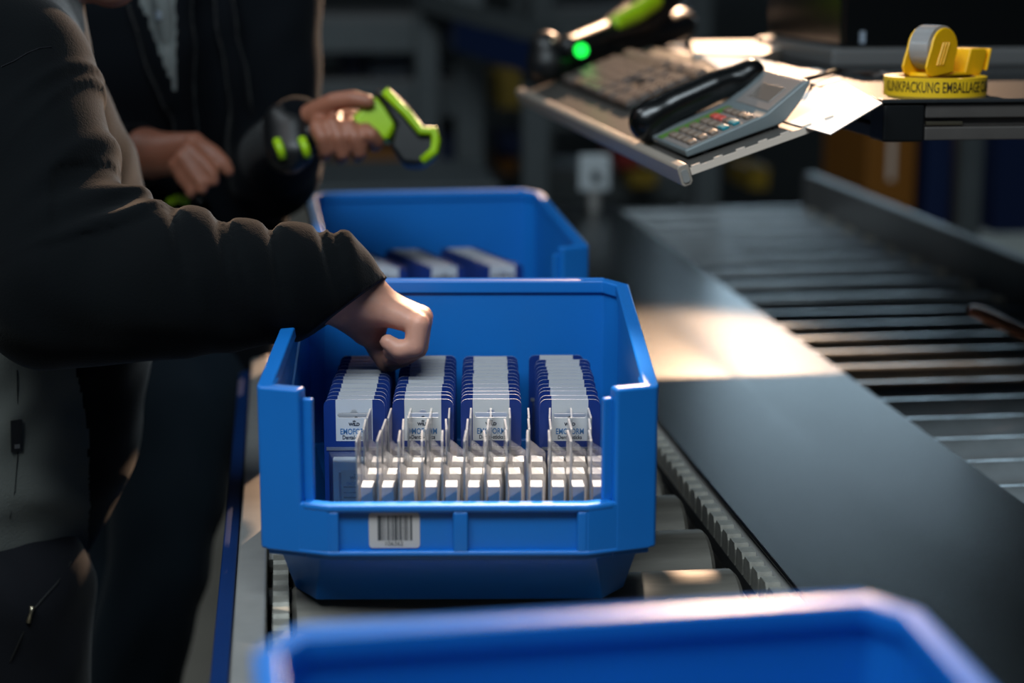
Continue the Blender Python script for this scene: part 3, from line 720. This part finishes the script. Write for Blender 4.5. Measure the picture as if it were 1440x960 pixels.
# ------------------------------------------------------------------ people
from mathutils.bvhtree import BVHTree
def surf(me, px, py):
    """where the sight line through a pixel first meets a mesh (point, normal)"""
    t = BVHTree.FromPolygons([v.co for v in me.vertices], [p.vertices for p in me.polygons])
    r = t.ray_cast(Vector(CAM), Vector(ray(px, py)).normalized()); return (np.array(r[0]), np.array(r[1])) if r[0] is not None else None
def head(bl, c, face, up=(0, 0, 1)):
    """adds a head with brow, nose, mouth, chin and ears; c = middle of the skull, face = viewing direction"""
    f = np.array(face, float); f = f/np.linalg.norm(f); u = np.array(up, float); l = np.cross(u, f)
    q = lambda x, y, z: np.array(c)+f*x+l*y+u*z
    bl.cone(q(-0.02, 0, 0.02), q(0.015, 0, 0.025), 0.082, 0.078, k=0.02); bl.cone(q(0.03, 0, -0.03), q(0.062, 0, -0.088), 0.058, 0.026, k=0.03)
    bl.cone(q(0.082, 0, 0.012), q(0.104, 0, -0.026), 0.009, 0.013, k=0.010)
    for s in (-1, 1):
        bl.cone(q(0.078, s*0.016, 0.024), q(0.066, s*0.048, 0.022), 0.010, 0.009, k=0.010)
        bl.cone(q(-0.004, s*0.080, 0.018), q(0.0, s*0.078, -0.022), 0.012, 0.009, k=0.004, squash=(l, 1.6))
        bl.cone(q(0.045, s*0.045, -0.02), q(0.055, s*0.03, -0.045), 0.022, 0.02, k=0.02)
    bl.cone(q(0.083, -0.02, -0.056), q(0.083, 0.02, -0.056), 0.006, 0.006, k=0.004); bl.cone(q(0.081, -0.016, -0.068), q(0.081, 0.016, -0.068), 0.007, 0.007, k=0.004)
    return q
def head_extras(root, q):
    for s in (-1, 1):
        e = MB().tube([q(0.066, s*0.031, 0.006), q(0.072, s*0.031, 0.006), q(0.079, s*0.031, 0.006), q(0.082, s*0.031, 0.006)], [0.008, 0.012, 0.009, 0.003], 14).build('eye', 'eye_white', root, smooth=True)
        MB().tube([q(0.0805, s*0.031, 0.006), q(0.0832, s*0.031, 0.006)], [0.0045, 0.0035], 12).build('iris', 'eye_dark', e)
    hb = Blob(0.006, 0.02); hb.cone(q(-0.035, 0, 0.03), q(-0.005, 0, 0.050), 0.084, 0.080); hb.cone(q(-0.055, 0, 0.02), q(-0.05, 0, -0.05), 0.062, 0.045); hb.cone(q(0.04, -0.04, 0.085), q(0.04, 0.04, 0.085), 0.03, 0.03)
    obj('hair', hb.mesh('hair'), 'hair_dark', root)
def shoe(root, p, d, m='leather_black'):
    d = np.array(d, float); d = d/np.linalg.norm(d); bl = Blob(0.006, 0.02); p = np.array(p, float)
    bl.cone(p+np.array([0, 0, 0.045])-d*0.04, p+np.array([0, 0, 0.035])+d*0.17, 0.042, 0.034); bl.cone(p+np.array([0, 0, 0.06]), p+np.array([0, 0, 0.11]), 0.045, 0.048)
    obj('shoe', bl.mesh('shoe'), m, root)

# ---- the worker in front, right arm reaching into the bin
p1 = empty('person'); tag(p1, 'worker in dark grey-sided sweatshirt reaching right hand into the front bin', 'person')
SH, EL = atd(4, 112, 1.76), atd(78, 398, 1.685)
F1, F2, F3, WR = atd(250, 398, 1.665), atd(390, 398, 1.69), atd(456, 396, 1.705), atd(508, 420, 1.728)
CUF = atd(516, 424, 1.722)
tors = [(atd(-6, 742, 1.96), 0.098), (atd(44, 610, 1.96), 0.112), (atd(58, 470, 1.96), 0.116), (atd(42, 270, 1.96), 0.114), (atd(-8, 110, 1.95), 0.100)]
YQ = ((0.12, 1, 0), 0.62)
far_sh = atd(20, 95, 2.13)
body = Blob(0.0033, 0.012)
body.chain([t[0] for t in tors], [t[1]-0.022 for t in tors], k=0.03, squash=YQ)
neck0, neck1 = atd(14, 30, 1.95), atd(80, -105, 1.94); body.cone(neck0, neck1, 0.058, 0.052, k=0.03)
hc = atd(112, -166, 1.94); hq = head(body, hc, (0.93, -0.05, -0.32), (0.32, 0, 0.95))
body.chain([SH, EL, F2, WR], [0.058, 0.046, 0.037, 0.0255], k=0.02)
# hand: knuckles, then each finger as its own chain, nearest (little finger) first
mcp = [atd(588, 456, 1.712), atd(592, 449, 1.728), atd(593, 445, 1.746), atd(589, 444, 1.764)]
cmp_ = [atd(520, 430, 1.716), atd(522, 426, 1.728), atd(522, 424, 1.742), atd(520, 424, 1.754)]
for i in range(4):
    body.cone(WR, cmp_[i], 0.0215, 0.0150, k=0.012); body.cone(cmp_[i], mcp[i], 0.0150, (0.0098, 0.0102, 0.0106, 0.0105)[i], k=0.012)
fing = [([(588, 456), (583, 487), (561, 492), (545, 481)], 1.708, (0.0106, 0.0096, 0.0088, 0.0076)),
        ([(592, 449), (588, 489), (565, 499), (549, 494)], 1.727, (0.0108, 0.0096, 0.0088, 0.0076)),
        ([(593, 445), (588, 490), (566, 505), (549, 506)], 1.746, (0.0102, 0.0088, 0.0080, 0.0068)),
        ([(589, 444), (582, 487), (562, 506), (546, 514)], 1.764, (0.0102, 0.0088, 0.0078, 0.0066))]
for pts, d, rr in fing:
    body.chain([atd(x, y, d) for x, y in pts], rr, k=0.0022)
thumb = [atd(506, 438, 1.745), atd(521, 466, 1.752), atd(532, 491, 1.757), atd(541, 511, 1.758)]
body.cone(atd(488, 436, 1.735), atd(514, 462, 1.742), 0.0190, 0.0150, k=0.012); body.chain(thumb, [0.0165, 0.0118, 0.0105, 0.0078], k=0.006); body.cone(atd(500, 430, 1.738), atd(521, 464, 1.744), 0.017, 0.0125, k=0.010)
# far arm hanging down
fe, fw = atd(40, 400, 2.17), atd(60, 610, 2.13); body.chain([far_sh, fe, fw], [0.05, 0.044, 0.028], k=0.02)
body.cone(fw, atd(66, 690, 2.11), 0.028, 0.024, k=0.01)
for i in range(4): body.chain([atd(60+i*6, 690, 2.08+0.02*i), atd(64+i*6, 735, 2.08+0.02*i), atd(58+i*6, 765, 2.08+0.02*i)], [0.0095, 0.0085, 0.007], k=0.002)
body.chain([atd(74, 660, 2.07), atd(92, 700, 2.06), atd(94, 725, 2.06)], [0.013, 0.010, 0.008], k=0.005)
bme = body.mesh('body'); obj('body', bme, 'skin', p1); head_extras(p1, hq)
# nails on the visible finger tips
nl = MB()
jk = Blob(0.0042, 0.03)
jk.chain([t[0] for t in tors], [t[1] for t in tors], squash=YQ)
jk.cone(atd(8, 50, 1.95), atd(34, -30, 1.95), 0.072, 0.064)
jk.chain([atd(10, 60, 1.90), SH, EL], [0.075, 0.088, 0.076]); jk.chain([EL, F1, F2, F3], [0.076, 0.0685, 0.0550, 0.0500], k=0.02); jk.cone(F3, CUF, 0.0500, 0.0330, k=0.008)
cn = 0.61*RGT-0.79*UPV; jk.cuts.append((atd(506, 420, 1.722), cn, 0.075))
jk.chain([atd(20, 70, 2.05), far_sh, fe, fw], [0.075, 0.078, 0.062, 0.042])
FA0, FAD = EL, (atd(502, 412, 1.722)-EL); FAL = np.linalg.norm(FAD); FAX = FAD/FAL
UA0, UAD = SH, EL-SH; UAL = np.linalg.norm(UAD); UAX = UAD/UAL
ridges = [(0.30, 0.008, 0.020, 0.5), (0.375, -0.008, 0.006, 0.5), (0.45, 0.005, 0.018, 0.3), (0.525, -0.007, 0.005, 0.35), (0.555, -0.006, 0.004, 0.5), (0.63, 0.004, 0.016, 0.3), (0.70, -0.008, 0.005, 0.25), (0.78, 0.006, 0.018, 0.3), (0.865, -0.008, 0.005, 0.4), (0.91, -0.006, 0.004, 0.3), (0.965, 0.004, 0.008, 0.25)]
def fold1(Q):
    r = Q-FA0; t = r@FAX; s = r-t[:, None]*FAX; d = np.linalg.norm(s, axis=1)+1e-6
    up = s[:, 2]/d; side = -s[:, 1]/d; out = np.zeros(len(Q)); m = (d < 0.11) & (t > 0)
    for c, a, w, tl in ridges:
        out += a*np.exp(-((t-c*FAL-tl*0.05*(1-up))/w)**2)*np.clip(0.30+0.75*up, 0.08, 1)*m
    out -= 0.003*m*np.clip(up, 0, 1)
    r2 = Q-UA0; t2 = r2@UAX; s2 = r2-t2[:, None]*UAX; d2 = np.linalg.norm(s2, axis=1)+1e-6; fx = s2[:, 0]/d2; m2 = (d2 < 0.13) & (t2 > -0.02) & (t2 < UAL)
    for c, a, w, tl in ((0.10, 0.004, 0.006, 0.9), (0.16, 0.004, 0.005, 1.2), (0.46, 0.007, 0.012, 1.0), (0.74, 0.012, 0.014, 0.5), (0.92, 0.010, 0.010, 0.3)):
        out += a*np.exp(-((t2-c*UAL-tl*0.06*(1-fx))/w)**2)*np.clip(0.25+0.8*fx, 0.1, 1)*m2
    out += 0.0022*np.sin(Q[:, 0]*55+2*np.sin(Q[:, 2]*31))*np.sin(Q[:, 2]*48+1.7*np.sin(Q[:, 0]*24+Q[:, 1]*20))
    return out
jk.fold = fold1
jme = jk.mesh('jacket')
def side_test(c):
    r = c-FA0; t = np.clip(r@FAX, 0, FAL); da = np.linalg.norm(r-t[:, None]*FAX, axis=1)
    r2 = c-UA0; t2 = np.clip(r2@UAX, 0, UAL); db = np.linalg.norm(r2-t2[:, None]*UAX, axis=1)
    xb = np.interp(c[:, 2], [-0.1, -0.02, 0.06, 0.14, 0.30], [-0.352, -0.338, -0.334, -0.343, -0.37])
    return (np.minimum(da, db) > 0.088) & (c[:, 0] < xb) & (c[:, 2] < 0.20) & (c[:, 1] < 0.62)
jm, pm = split_faces(jme, 'side_panel', side_test)
jo = obj('jacket', jm, 'cloth_black', p1); obj('side_panel', pm, 'cloth_grey', jo)
# ribbed cuff
cu = MB(); cdir = (WR-CUF)/np.linalg.norm(WR-CUF)
def stitched(name, me, pix, r, m, parent):
    pts = [surf(me, x, y) for x, y in pix]; pts = [p[0]+p[1]*0.0004 for p in pts if p]
    return MB().tube(pts, r, 6).build(name, m, parent) if len(pts) > 1 else None
stitched('seam', jme, [(2, 94), (20, 86), (38, 75), (55, 68), (72, 66)], 0.0007, 'trouser_black', jo)
stitched('seam', jme, [(24, 520), (25, 560), (26, 600), (25, 640), (21, 690), (14, 728)], 0.0005, 'trouser_black', jo)
s = surf(jme, 22, 612)
if s:
    p, nn = s; ux = np.array([0, 0, 1.0]); ux = ux-nn*(ux@nn); ux /= np.linalg.norm(ux); rt = np.cross(ux, nn)
    tg = MB().prism([p+rt*a+ux*b+nn*0.0012 for a, b in ((-.0055, -.016), (.0055, -.016), (.0062, .016), (-.0048, .016))], nn*0.0012).build('woven_tag', 'leather_black', jo)
    MB().prism([p+rt*a+ux*b+nn*0.0024 for a, b in ((-.002, -.0125), (.003, -.0125), (.003, -.0085), (-.002, -.0085))], nn*0.0004).build('tag_print', 'grey_plastic', jo)
# trousers and shoes
tz = Blob(0.006, 0.03); hip = atd(-8, 765, 1.96)
tz.cone(hip+np.array([0, 0, 0.05]), hip+np.array([0, 0, -0.06]), 0.088, 0.095, squash=YQ)
l1, l2 = atd(12, 830, 1.885), atd(6, 810, 2.06); leg_feet = []
for l in (l1, l2):
    kn = np.array([l[0]-0.005, l[1], -0.36]); ft = np.array([l[0]-0.03, l[1]+0.01, FLOOR+0.075]); tz.chain([l, kn, ft], [0.086, 0.068, 0.056]); leg_feet.append(ft)
tz.fold = lambda Q: 0.0025*np.sin(Q[:, 2]*60+3*np.sin(Q[:, 0]*30))*np.sin(Q[:, 0]*40+Q[:, 1]*35)
tme1 = tz.mesh('trousers'); to = obj('trousers', tme1, 'trouser_black', p1)
stitched('pocket_seam', tme1, [(100, 790), (80, 820), (60, 842), (46, 858), (30, 895), (14, 930)], 0.0010, 'leather_black', to)
s = surf(tme1, 42, 860)
if s:
    p, nn = s; MB().tube([p+nn*0.002+np.array([0.002, 0, 0.006]), p+nn*0.004, p+nn*0.003+np.array([-0.003, 0, -0.010])], [0.0028, 0.0018, 0.0026], 8).build('zip_pull', 'zip_metal', to, smooth=True)
for ft in leg_feet: shoe(p1, (ft[0], ft[1], FLOOR), (1, -0.1, 0))

# ---- the worker behind, holding a scanner
p2 = empty('person'); tag(p2, 'blurred worker in open dark jacket over grey shirt holding a lime barcode scanner', 'person')
t2 = [(atd(240, 500, 2.50), 0.098), (atd(242, 330, 2.50), 0.106), (atd(236, 150, 2.50), 0.118), (atd(228, -20, 2.52), 0.120), (atd(226, -150, 2.54), 0.10)]
XQ = ((1, 0.25, 0), 0.70)
sL, eL, wL = atd(372, -120, 2.54), atd(384, 238, 2.44), atd(416, 182, 2.262)
sR, eR, wR = atd(70, -110, 2.50), atd(85, 235, 2.40), atd(205, 216, 2.27)
bd = Blob(0.004, 0.012)
bd.chain([t[0] for t in t2], [t[1]-0.02 for t in t2], k=0.03, squash=XQ); bd.cone(atd(226, -170, 2.53), atd(235, -270, 2.50), 0.058, 0.054, k=0.03)
hq2 = head(bd, atd(238, -345, 2.50), (0.45, -0.80, -0.4), (0.2, -0.35, 0.9))
for a, b, c in ((sL, eL, wL), (sR, eR, wR)): bd.chain([a, b, c], [0.052, 0.042, 0.027], k=0.02)
# hand on the scanner grip: thumb along the top, fingers wrapped underneath
bd.cone(wL, atd(448, 168, 2.262), 0.025, 0.021, k=0.012); bd.cone(atd(440, 176, 2.262), atd(500, 172, 2.262), 0.020, 0.016, k=0.012)
bd.chain([atd(428, 166, 2.24), atd(468, 144, 2.215), atd(496, 139, 2.205), atd(518, 143, 2.20)], [0.014, 0.0115, 0.0105, 0.0085], k=0.006)
for i, (x0, y0, x1, y1) in enumerate(((447, 174, 459, 212), (469, 170, 482, 216), (492, 174, 506, 213), (514, 180, 530, 199))):
    bd.chain([atd(x0+2, y0-6, 2.245), atd(x0, y0+6, 2.198), atd((x0+x1)/2, (y0+y1)/2, 2.192), atd(x1, y1, 2.200), atd(x1-3, y1+7, 2.222)], [0.0095, 0.0105, 0.0100, 0.0092, 0.0078], k=0.0025)
# the other hand, relaxed
kn2 = [(274, 200), (267, 212), (257, 222), (247, 232)]
for i, (x, y) in enumerate(kn2):
    bd.cone(wR, atd(x, y, 2.24+0.006*i), 0.025, 0.0125, k=0.012)
for pts, d, r0 in (([(274, 200), (300, 216), (314, 229), (321, 240)], 2.235, 0.0112), ([(267, 212), (288, 232), (298, 244), (300, 254)], 2.225, 0.0112), ([(257, 222), (272, 244), (283, 257), (284, 266)], 2.222, 0.0105), ([(247, 232), (258, 252), (268, 264), (268, 272)], 2.225, 0.0095)):
    bd.chain([atd(x, y, d) for x, y in pts], [r0, r0*0.92, r0*0.84, r0*0.7], k=0.003)
bd.chain([atd(215, 210, 2.28), atd(245, 215, 2.30), atd(275, 222, 2.30), atd(290, 232, 2.29)], [0.016, 0.0125, 0.011, 0.009], k=0.006)
obj('body', bd.mesh('body'), 'skin_tan', p2); head_extras(p2, hq2)
j2 = Blob(0.0055, 0.03)
j2.chain([t[0] for t in t2], [t[1]+0.004 for t in t2], squash=XQ)
j2.chain([t2[4][0], sL, eL], [0.085, 0.078, 0.060]); j2.chain([eL, wL], [0.058, 0.040], k=0.02)
j2.chain([t2[4][0], sR, eR], [0.085, 0.078, 0.060]); j2.chain([eR, atd(190, 217, 2.285)], [0.058, 0.040], k=0.02)
# open jacket fronts as raised edges
j2.chain([atd(252, -90, 2.37), atd(258, 60, 2.355), atd(262, 230, 2.36), atd(262, 400, 2.38)], [0.016]*4, k=0.02)
j2.chain([atd(300, -90, 2.40), atd(316, 20, 2.385), atd(336, 130, 2.385), atd(352, 260, 2.40)], [0.014]*4, k=0.02)
j2.chain([atd(180, -60, 2.37), atd(212, 60, 2.355), atd(244, 140, 2.355)], [0.014]*3, k=0.02)
j2.fold = lambda Q: 0.003*np.sin(Q[:, 0]*40+2*np.sin(Q[:, 2]*22))*np.sin(Q[:, 2]*34+2*np.sin(Q[:, 0]*18))
j2m = j2.mesh('jacket')
def shirt_test(c):
    v = c-CAM; dep = v@FWD; px = 720+FPX*(v@RGT)/dep; py = 480-FPX*(v@UPV)/dep
    lo = np.interp(py, [-150, 0, 130], [150, 197, 246]); return (px > lo) & (px < 248) & (py < 130) & (py > -170) & (dep < 2.46)
jm2, shm = split_faces(j2m, 'shirt', shirt_test); jo2 = obj('jacket', jm2, 'cloth_navy', p2); so = obj('shirt', shm, 'cloth_shirt', p2)
s = surf(j2m, 220, 22)
if s: MB().tube([s[0], s[0]+s[1]*0.004], 0.006, 14).build('button', 'tote_pale', so)
t3 = Blob(0.007, 0.03); hp2 = atd(238, 505, 2.50)
t3.cone(hp2+np.array([0, 0, 0.04]), hp2+np.array([0, 0, -0.07]), 0.090, 0.090, squash=XQ)
feet2 = []
for hx, hy, hd, kx, kd, fx, fd in ((256, 560, 2.46, 222, 2.42, 108, 2.40), (186, 560, 2.54, 160, 2.52, 80, 2.55)):
    h_, k_ = atd(hx, hy, hd), atd(kx, 800, kd); f_ = atd(fx, 1250, fd); f_[2] = FLOOR+0.08; t3.chain([h_, k_, f_], [0.088, 0.066, 0.055]); feet2.append(f_)
t3.fold = lambda Q: 0.003*np.sin(Q[:, 2]*50+3*np.sin(Q[:, 0]*26))*np.sin(Q[:, 0]*34)
obj('jeans', t3.mesh('jeans'), 'jeans_dark', p2)
for f_ in feet2: shoe(p2, (f_[0], f_[1], FLOOR), (0.5, -0.8, 0))

# ---- the scanner in the hand
sc2 = empty('barcode_scanner', tuple(atd(520, 175, 2.235))); bpy.context.view_layer.update()
tag(sc2, 'lime and black barcode scanner gripped by the worker behind, nose to the right', 'barcode scanner')
bl = Blob(0.004, 0.012); bl.chain([atd(408, 194, 2.245), atd(455, 190, 2.228), atd(512, 178, 2.232)], [0.018, 0.0155, 0.019])
P(obj('grip', bl.mesh('grip'), 'black_plastic'), sc2)
bl = Blob(0.004, 0.012); bl.cone(atd(398, 172, 2.25), atd(404, 215, 2.235), 0.024, 0.026); bl.cone(atd(415, 178, 2.235), atd(420, 212, 2.225), 0.017, 0.018)
P(obj('battery_foot', bl.mesh('battery_foot'), 'black_plastic'), sc2)
def slab(name, pix, d, th, m, parent, bevel=0.004):
    v = np.array(FWD)*th; o = MB().prism([atd(x, y, d) for x, y in pix], v).build(name, m, bevel=bevel, seg=3); return P(o, parent)
slab('lime_shell', [(488, 176), (500, 158), (526, 132), (545, 150), (560, 172), (545, 200), (524, 190), (505, 186)], 2.205, 0.055, 'lime_plastic', sc2, 0.007)
slab('nose', [(524, 126), (548, 124), (572, 146), (596, 178), (612, 186), (612, 214), (590, 232), (566, 230), (548, 206), (556, 176), (540, 150)], 2.195, 0.075, 'black_plastic', sc2, 0.006)
P(MB().tube([atd(541, 128, 2.192), atd(571, 158, 2.190), atd(592, 184, 2.189), atd(610, 184, 2.189), atd(613, 198, 2.189), atd(611, 212, 2.189), atd(594, 227, 2.190)], 0.0058, 12).build('lime_bumper', 'lime_plastic', smooth=True), sc2)
for px, py in ((428, 207), (393, 209)): P(MB().tube([atd(px-4, py-12, 2.208), atd(px+1, py, 2.202), atd(px+5, py+14, 2.206)], 0.0055, 10).build('lime_trim', 'lime_plastic', smooth=True), sc2)
# ---- a second scanner at that worker's belt, only its foot showing
sc3 = empty('barcode_scanner', tuple(atd(262, 300, 2.36))); bpy.context.view_layer.update(); tag(sc3, 'black and lime scanner foot at the waist of the worker behind', 'barcode scanner')
bl = Blob(0.004, 0.012); bl.cone(atd(250, 296, 2.34), atd(272, 300, 2.345), 0.026, 0.024); bl.cone(atd(256, 310, 2.35), atd(250, 370, 2.36), 0.018, 0.018)
P(obj('battery_foot', bl.mesh('battery_foot'), 'black_gloss'), sc3)
P(MB().tube([atd(236, 285, 2.30), atd(250, 279, 2.298), atd(266, 282, 2.30)], 0.006, 10).build('lime_trim', 'lime_plastic', smooth=True), sc3)
# ------------------------------------------------------------------ the hall behind: shelves, totes, posts
def bgbox(name, x0, y0, x1, y1, d, depth, m, label, cat, group=None, shape='tote'):
    """a box-like thing seen between two pixels at distance d, built at its real size"""
    a = atd(x0, y0, d); b = atd(x1, y1, d); w = b[0]-a[0]; h = a[2]-b[2]; c = (a+b)/2
    root = empty(name, (c[0], c[1]+depth/2, c[2]-h/2)); tag(root, label, cat, group)
    if shape == 'tote':
        t = MB(); s = 0.04*w
        t.add([(-w/2+s, -depth/2, 0), (w/2-s, -depth/2, 0), (w/2-s, depth/2, 0), (-w/2+s, depth/2, 0), (-w/2, -depth/2, h), (w/2, -depth/2, h), (w/2, depth/2, h), (-w/2, depth/2, h),
               (-w/2+s*2, -depth/2+s, h*0.1), (w/2-s*2, -depth/2+s, h*0.1), (w/2-s*2, depth/2-s, h*0.1), (-w/2+s*2, depth/2-s, h*0.1), (-w/2+s, -depth/2+s, h), (w/2-s, -depth/2+s, h), (w/2-s, depth/2-s, h), (-w/2+s, depth/2-s, h)],
              [(3,2,1,0),(0,1,5,4),(1,2,6,5),(2,3,7,6),(3,0,4,7),(8,9,10,11),(8,12,13,9),(9,13,14,10),(10,14,15,11),(11,15,12,8),(4,5,13,12),(5,6,14,13),(6,7,15,14),(7,4,12,15)])
        t.build('tub', m, root)
        e = s*0.5; q = [(-w/2-e, -depth/2-e), (w/2+e, -depth/2-e), (w/2+e, depth/2+e), (-w/2-e, depth/2+e)]; q2 = [(-w/2, -depth/2), (w/2, -depth/2), (w/2, depth/2), (-w/2, depth/2)]
        r = MB(); r.add([(x, y, z) for z, l in ((h*0.88, q), (h*1.01, q), (h*1.01, q2), (h*0.88, q2)) for x, y in l], [(4*i+k, 4*i+(k+1) % 4, 4*((i+1) % 4)+(k+1) % 4, 4*((i+1) % 4)+k) for i in range(4) for k in range(4)]); r.build('rim', m, root)
    elif shape == 'carton':
        MB().span((-w/2, -depth/2, 0), (w/2, depth/2, h)).build('box', m, root, bevel=0.004)
        MB().span((-w*0.06, -depth/2-0.002, h*0.62), (w*0.06, depth/2, h+0.001)).build('tape_strip', 'paper_cream', root)
    return root
def rack(name, label, xs, beams, y0, y1, ztop, m_up='rack_grey', m_beam='rack_grey'):
    root = empty(name, (sum(xs)/len(xs), (y0+y1)/2, FLOOR)); bpy.context.view_layer.update(); tag(root, label, 'rack')
    for x in xs:
        for yy in (y0, y1): P(MB().span((x-0.04, yy-0.03, FLOOR), (x+0.04, yy+0.03, ztop)).build('upright', m_up, bevel=0.004), root)
    for z in beams:
        for yy in (y0, y1): P(MB().span((min(xs), yy-0.02, z-0.09), (max(xs), yy+0.02, z-0.005)).build('beam', m_beam), root)
        P(MB().span((min(xs), y0, z-0.005), (max(xs), y1, z+0.01)).build('shelf_board', 'grey_plastic'), root)
    return root
DB = 5.2
zf = lambda py, d: float(atd(600, py, d)[2])
xf = lambda px, d: float(atd(px, 150, d)[0]); yf = lambda px, d: float(atd(px, 150, d)[1])
Y0 = yf(600, DB)
rack('shelf_rack', 'grey shelving rack with blue totes behind the lime scanner', [xf(330, DB), xf(660, DB)], [zf(25, DB), zf(116, DB), zf(262, DB)], Y0, Y0+0.6, 2.3)
rack('shelf_rack', 'grey shelving rack behind the keyboard tray', [xf(775, DB+.8), xf(1010, DB+.8)], [zf(18, DB+.8), zf(150, DB+.8), zf(262, DB+.8)], Y0+1.0, Y0+1.5, 2.3)
G = 'totes on the far shelves'
for a in ((360, -40, 408, 22, 'rack_blue', 'blurred blue tote high on the far rack beside the jacket', 'tote'), (478, 44, 516, 110, 'rack_blue', 'blurred dark blue tote left of the pale tote on the far rack', 'tote'),
          (518, 40, 578, 108, 'tote_pale', 'blurred pale grey tote on the far rack above the scanner', 'tote'), (588, 40, 624, 110, 'rack_blue', 'blurred dark blue tote right of the pale tote', 'tote'),
          (466, 206, 592, 260, 'tote_amber', 'blurred amber tote below the lime scanner', 'tote'), (606, 190, 640, 260, 'rack_blue', 'blurred dark blue tote beside the rack upright', 'tote'),
          (424, 130, 460, 258, 'carton_brown', 'blurred brown carton behind the scanner grip', 'carton')):
    bgbox('tote' if a[6] == 'tote' else 'carton', a[0], a[1], a[2], a[3], DB+0.15, 0.35, a[4], a[5], a[6], G, a[6])
for a in ((700, 102, 748, 152, 'tote_yellow', 'blurred yellow tote under the tray lip', 'tote'), (702, 190, 748, 218, 'rack_blue', 'blurred small blue tote below the yellow one', 'tote'), (702, 224, 728, 244, 'tote_amber', 'blurred small amber box near the rear bin', 'tote'),
          (866, 194, 902, 236, 'tote_red', 'blurred red tote beside the white sensor plate', 'tote'), (896, 336, 930, 372, 'tote_red', 'blurred dark red box low behind the plate', 'tote'), (1054, 236, 1082, 266, 'tote_yellow', 'blurred yellow box under the tray corner', 'tote'), (885, 240, 925, 262, 'tote_yellow', 'blurred dim yellow box beside the red tote', 'tote')):
    bgbox('tote', a[0], a[1], a[2], a[3], DB+0.9, 0.3, a[4], a[5], 'tote', G)
# inclined transport line high behind
ic = empty('inclined_conveyor', tuple(atd(700, 60, 4.6))); bpy.context.view_layer.update(); tag(ic, 'blurred inclined conveyor with grey rail and blue side behind the cradle', 'conveyor')
a, b = atd(590, 14, 4.9), atd(790, 68, 4.3)
P(MB().prism([a+np.array([0, 0, 0.05]), b+np.array([0, 0, 0.05]), b, a], (0, 0.4, 0)).build('rail', 'rack_grey'), ic)
a2, b2_ = atd(640, 48, 4.75), atd(785, 92, 4.32)
P(MB().prism([a2+np.array([0, 0, 0.035]), b2_+np.array([0, 0, 0.035]), b2_-np.array([0, 0, 0.04]), a2-np.array([0, 0, 0.04])], (0, 0.36, 0)).build('side_panel', 'rack_blue'), ic)
for q in (0.1, 0.9):
    c = a+(b-a)*q; P(MB().span((c[0]-0.03, c[1]+0.17, FLOOR), (c[0]+0.03, c[1]+0.23, c[2])).build('leg', 'rack_grey'), ic)
# sensor plate on a stalk at the far end of the cover plate
sp = empty('sensor_plate', (float(atz(838, 292, 0)[0]), float(atz(838, 292, 0)[1]), -0.006)); bpy.context.view_layer.update(); tag(sp, 'pale square sensor plate on a short stalk at the cover plate end', 'sensor')
c = atd(836, 243, float((np.array(sp.location)-CAM)@FWD)); hw = 0.034
P(MB().box(c, (hw*2, 0.02, 0.08)).build('face_plate', 'sensor_white', bevel=0.006), sp)
P(MB().tube([c+np.array([0, -0.012, -0.005]), c+np.array([0, -0.02, -0.005])], 0.010, 16).build('lens', 'black_gloss'), sp)
P(MB().tube([c+np.array([0, 0, -0.035]), (c[0], c[1], -0.006)], 0.014, 12).build('stalk', 'rail_aluminium'), sp)
# long grey bench edge and posts
bn = empty('side_bench', (float(xf(580, 4.2)), float(yf(580, 4.2))+.3, FLOOR)); bpy.context.view_layer.update(); tag(bn, 'blurred grey bench behind the farther bin', 'bench')
zb_ = float(atd(560, 263, 4.2)[2]); xa, xb = xf(395, 4.2), xf(705, 4.2); ya = yf(560, 4.2)
P(MB().span((xa, ya, zb_-0.04), (xb, ya+0.55, zb_)).build('bench_top', 'rack_grey', bevel=0.004), bn)
for x in (xa+0.05, xb-0.05):
    for yy in (ya+0.05, ya+0.5): P(MB().span((x-0.025, yy-0.025, FLOOR), (x+0.025, yy+0.025, zb_-0.04)).build('leg', 'rack_grey'), bn)
for px, d, w, m, lab in ((1368, 4.4, 0.05, 'rack_grey', 'blurred grey steel post beyond the guard rail'), (995, 4.6, 0.06, 'rack_grey', 'blurred grey steel post under the tray corner')):
    x, y_ = xf(px, d), yf(px, d); po = empty('steel_post', (x, y_, FLOOR)); tag(po, lab, 'post')
    MB().span((-w/2, -w/2, 0.008), (w/2, w/2, 1.10)).build('shaft', m, po, bevel=0.004); MB().span((-0.08, -0.08, 0), (0.08, 0.08, 0.008)).build('foot_plate', m, po)
bgbox('carton', 1212, 150, 1290, 420, 4.9, 0.4, 'tote_amber', 'blurred tall amber carton behind the guard rail', 'carton', shape='carton')
bgbox('tote', 1294, 170, 1340, 420, 4.95, 0.4, 'rack_blue', 'blurred tall dark blue tote beside the amber carton', 'tote')
bgbox('carton', 1342, 180, 1356, 420, 5.2, 0.3, 'carton_brown', 'blurred narrow brown carton between blue tote and post', 'carton', shape='carton')
bgbox('tote', 1395, 150, 1470, 330, 5.0, 0.4, 'rack_blue', 'blurred blue tote at the right frame edge below the desk', 'tote')
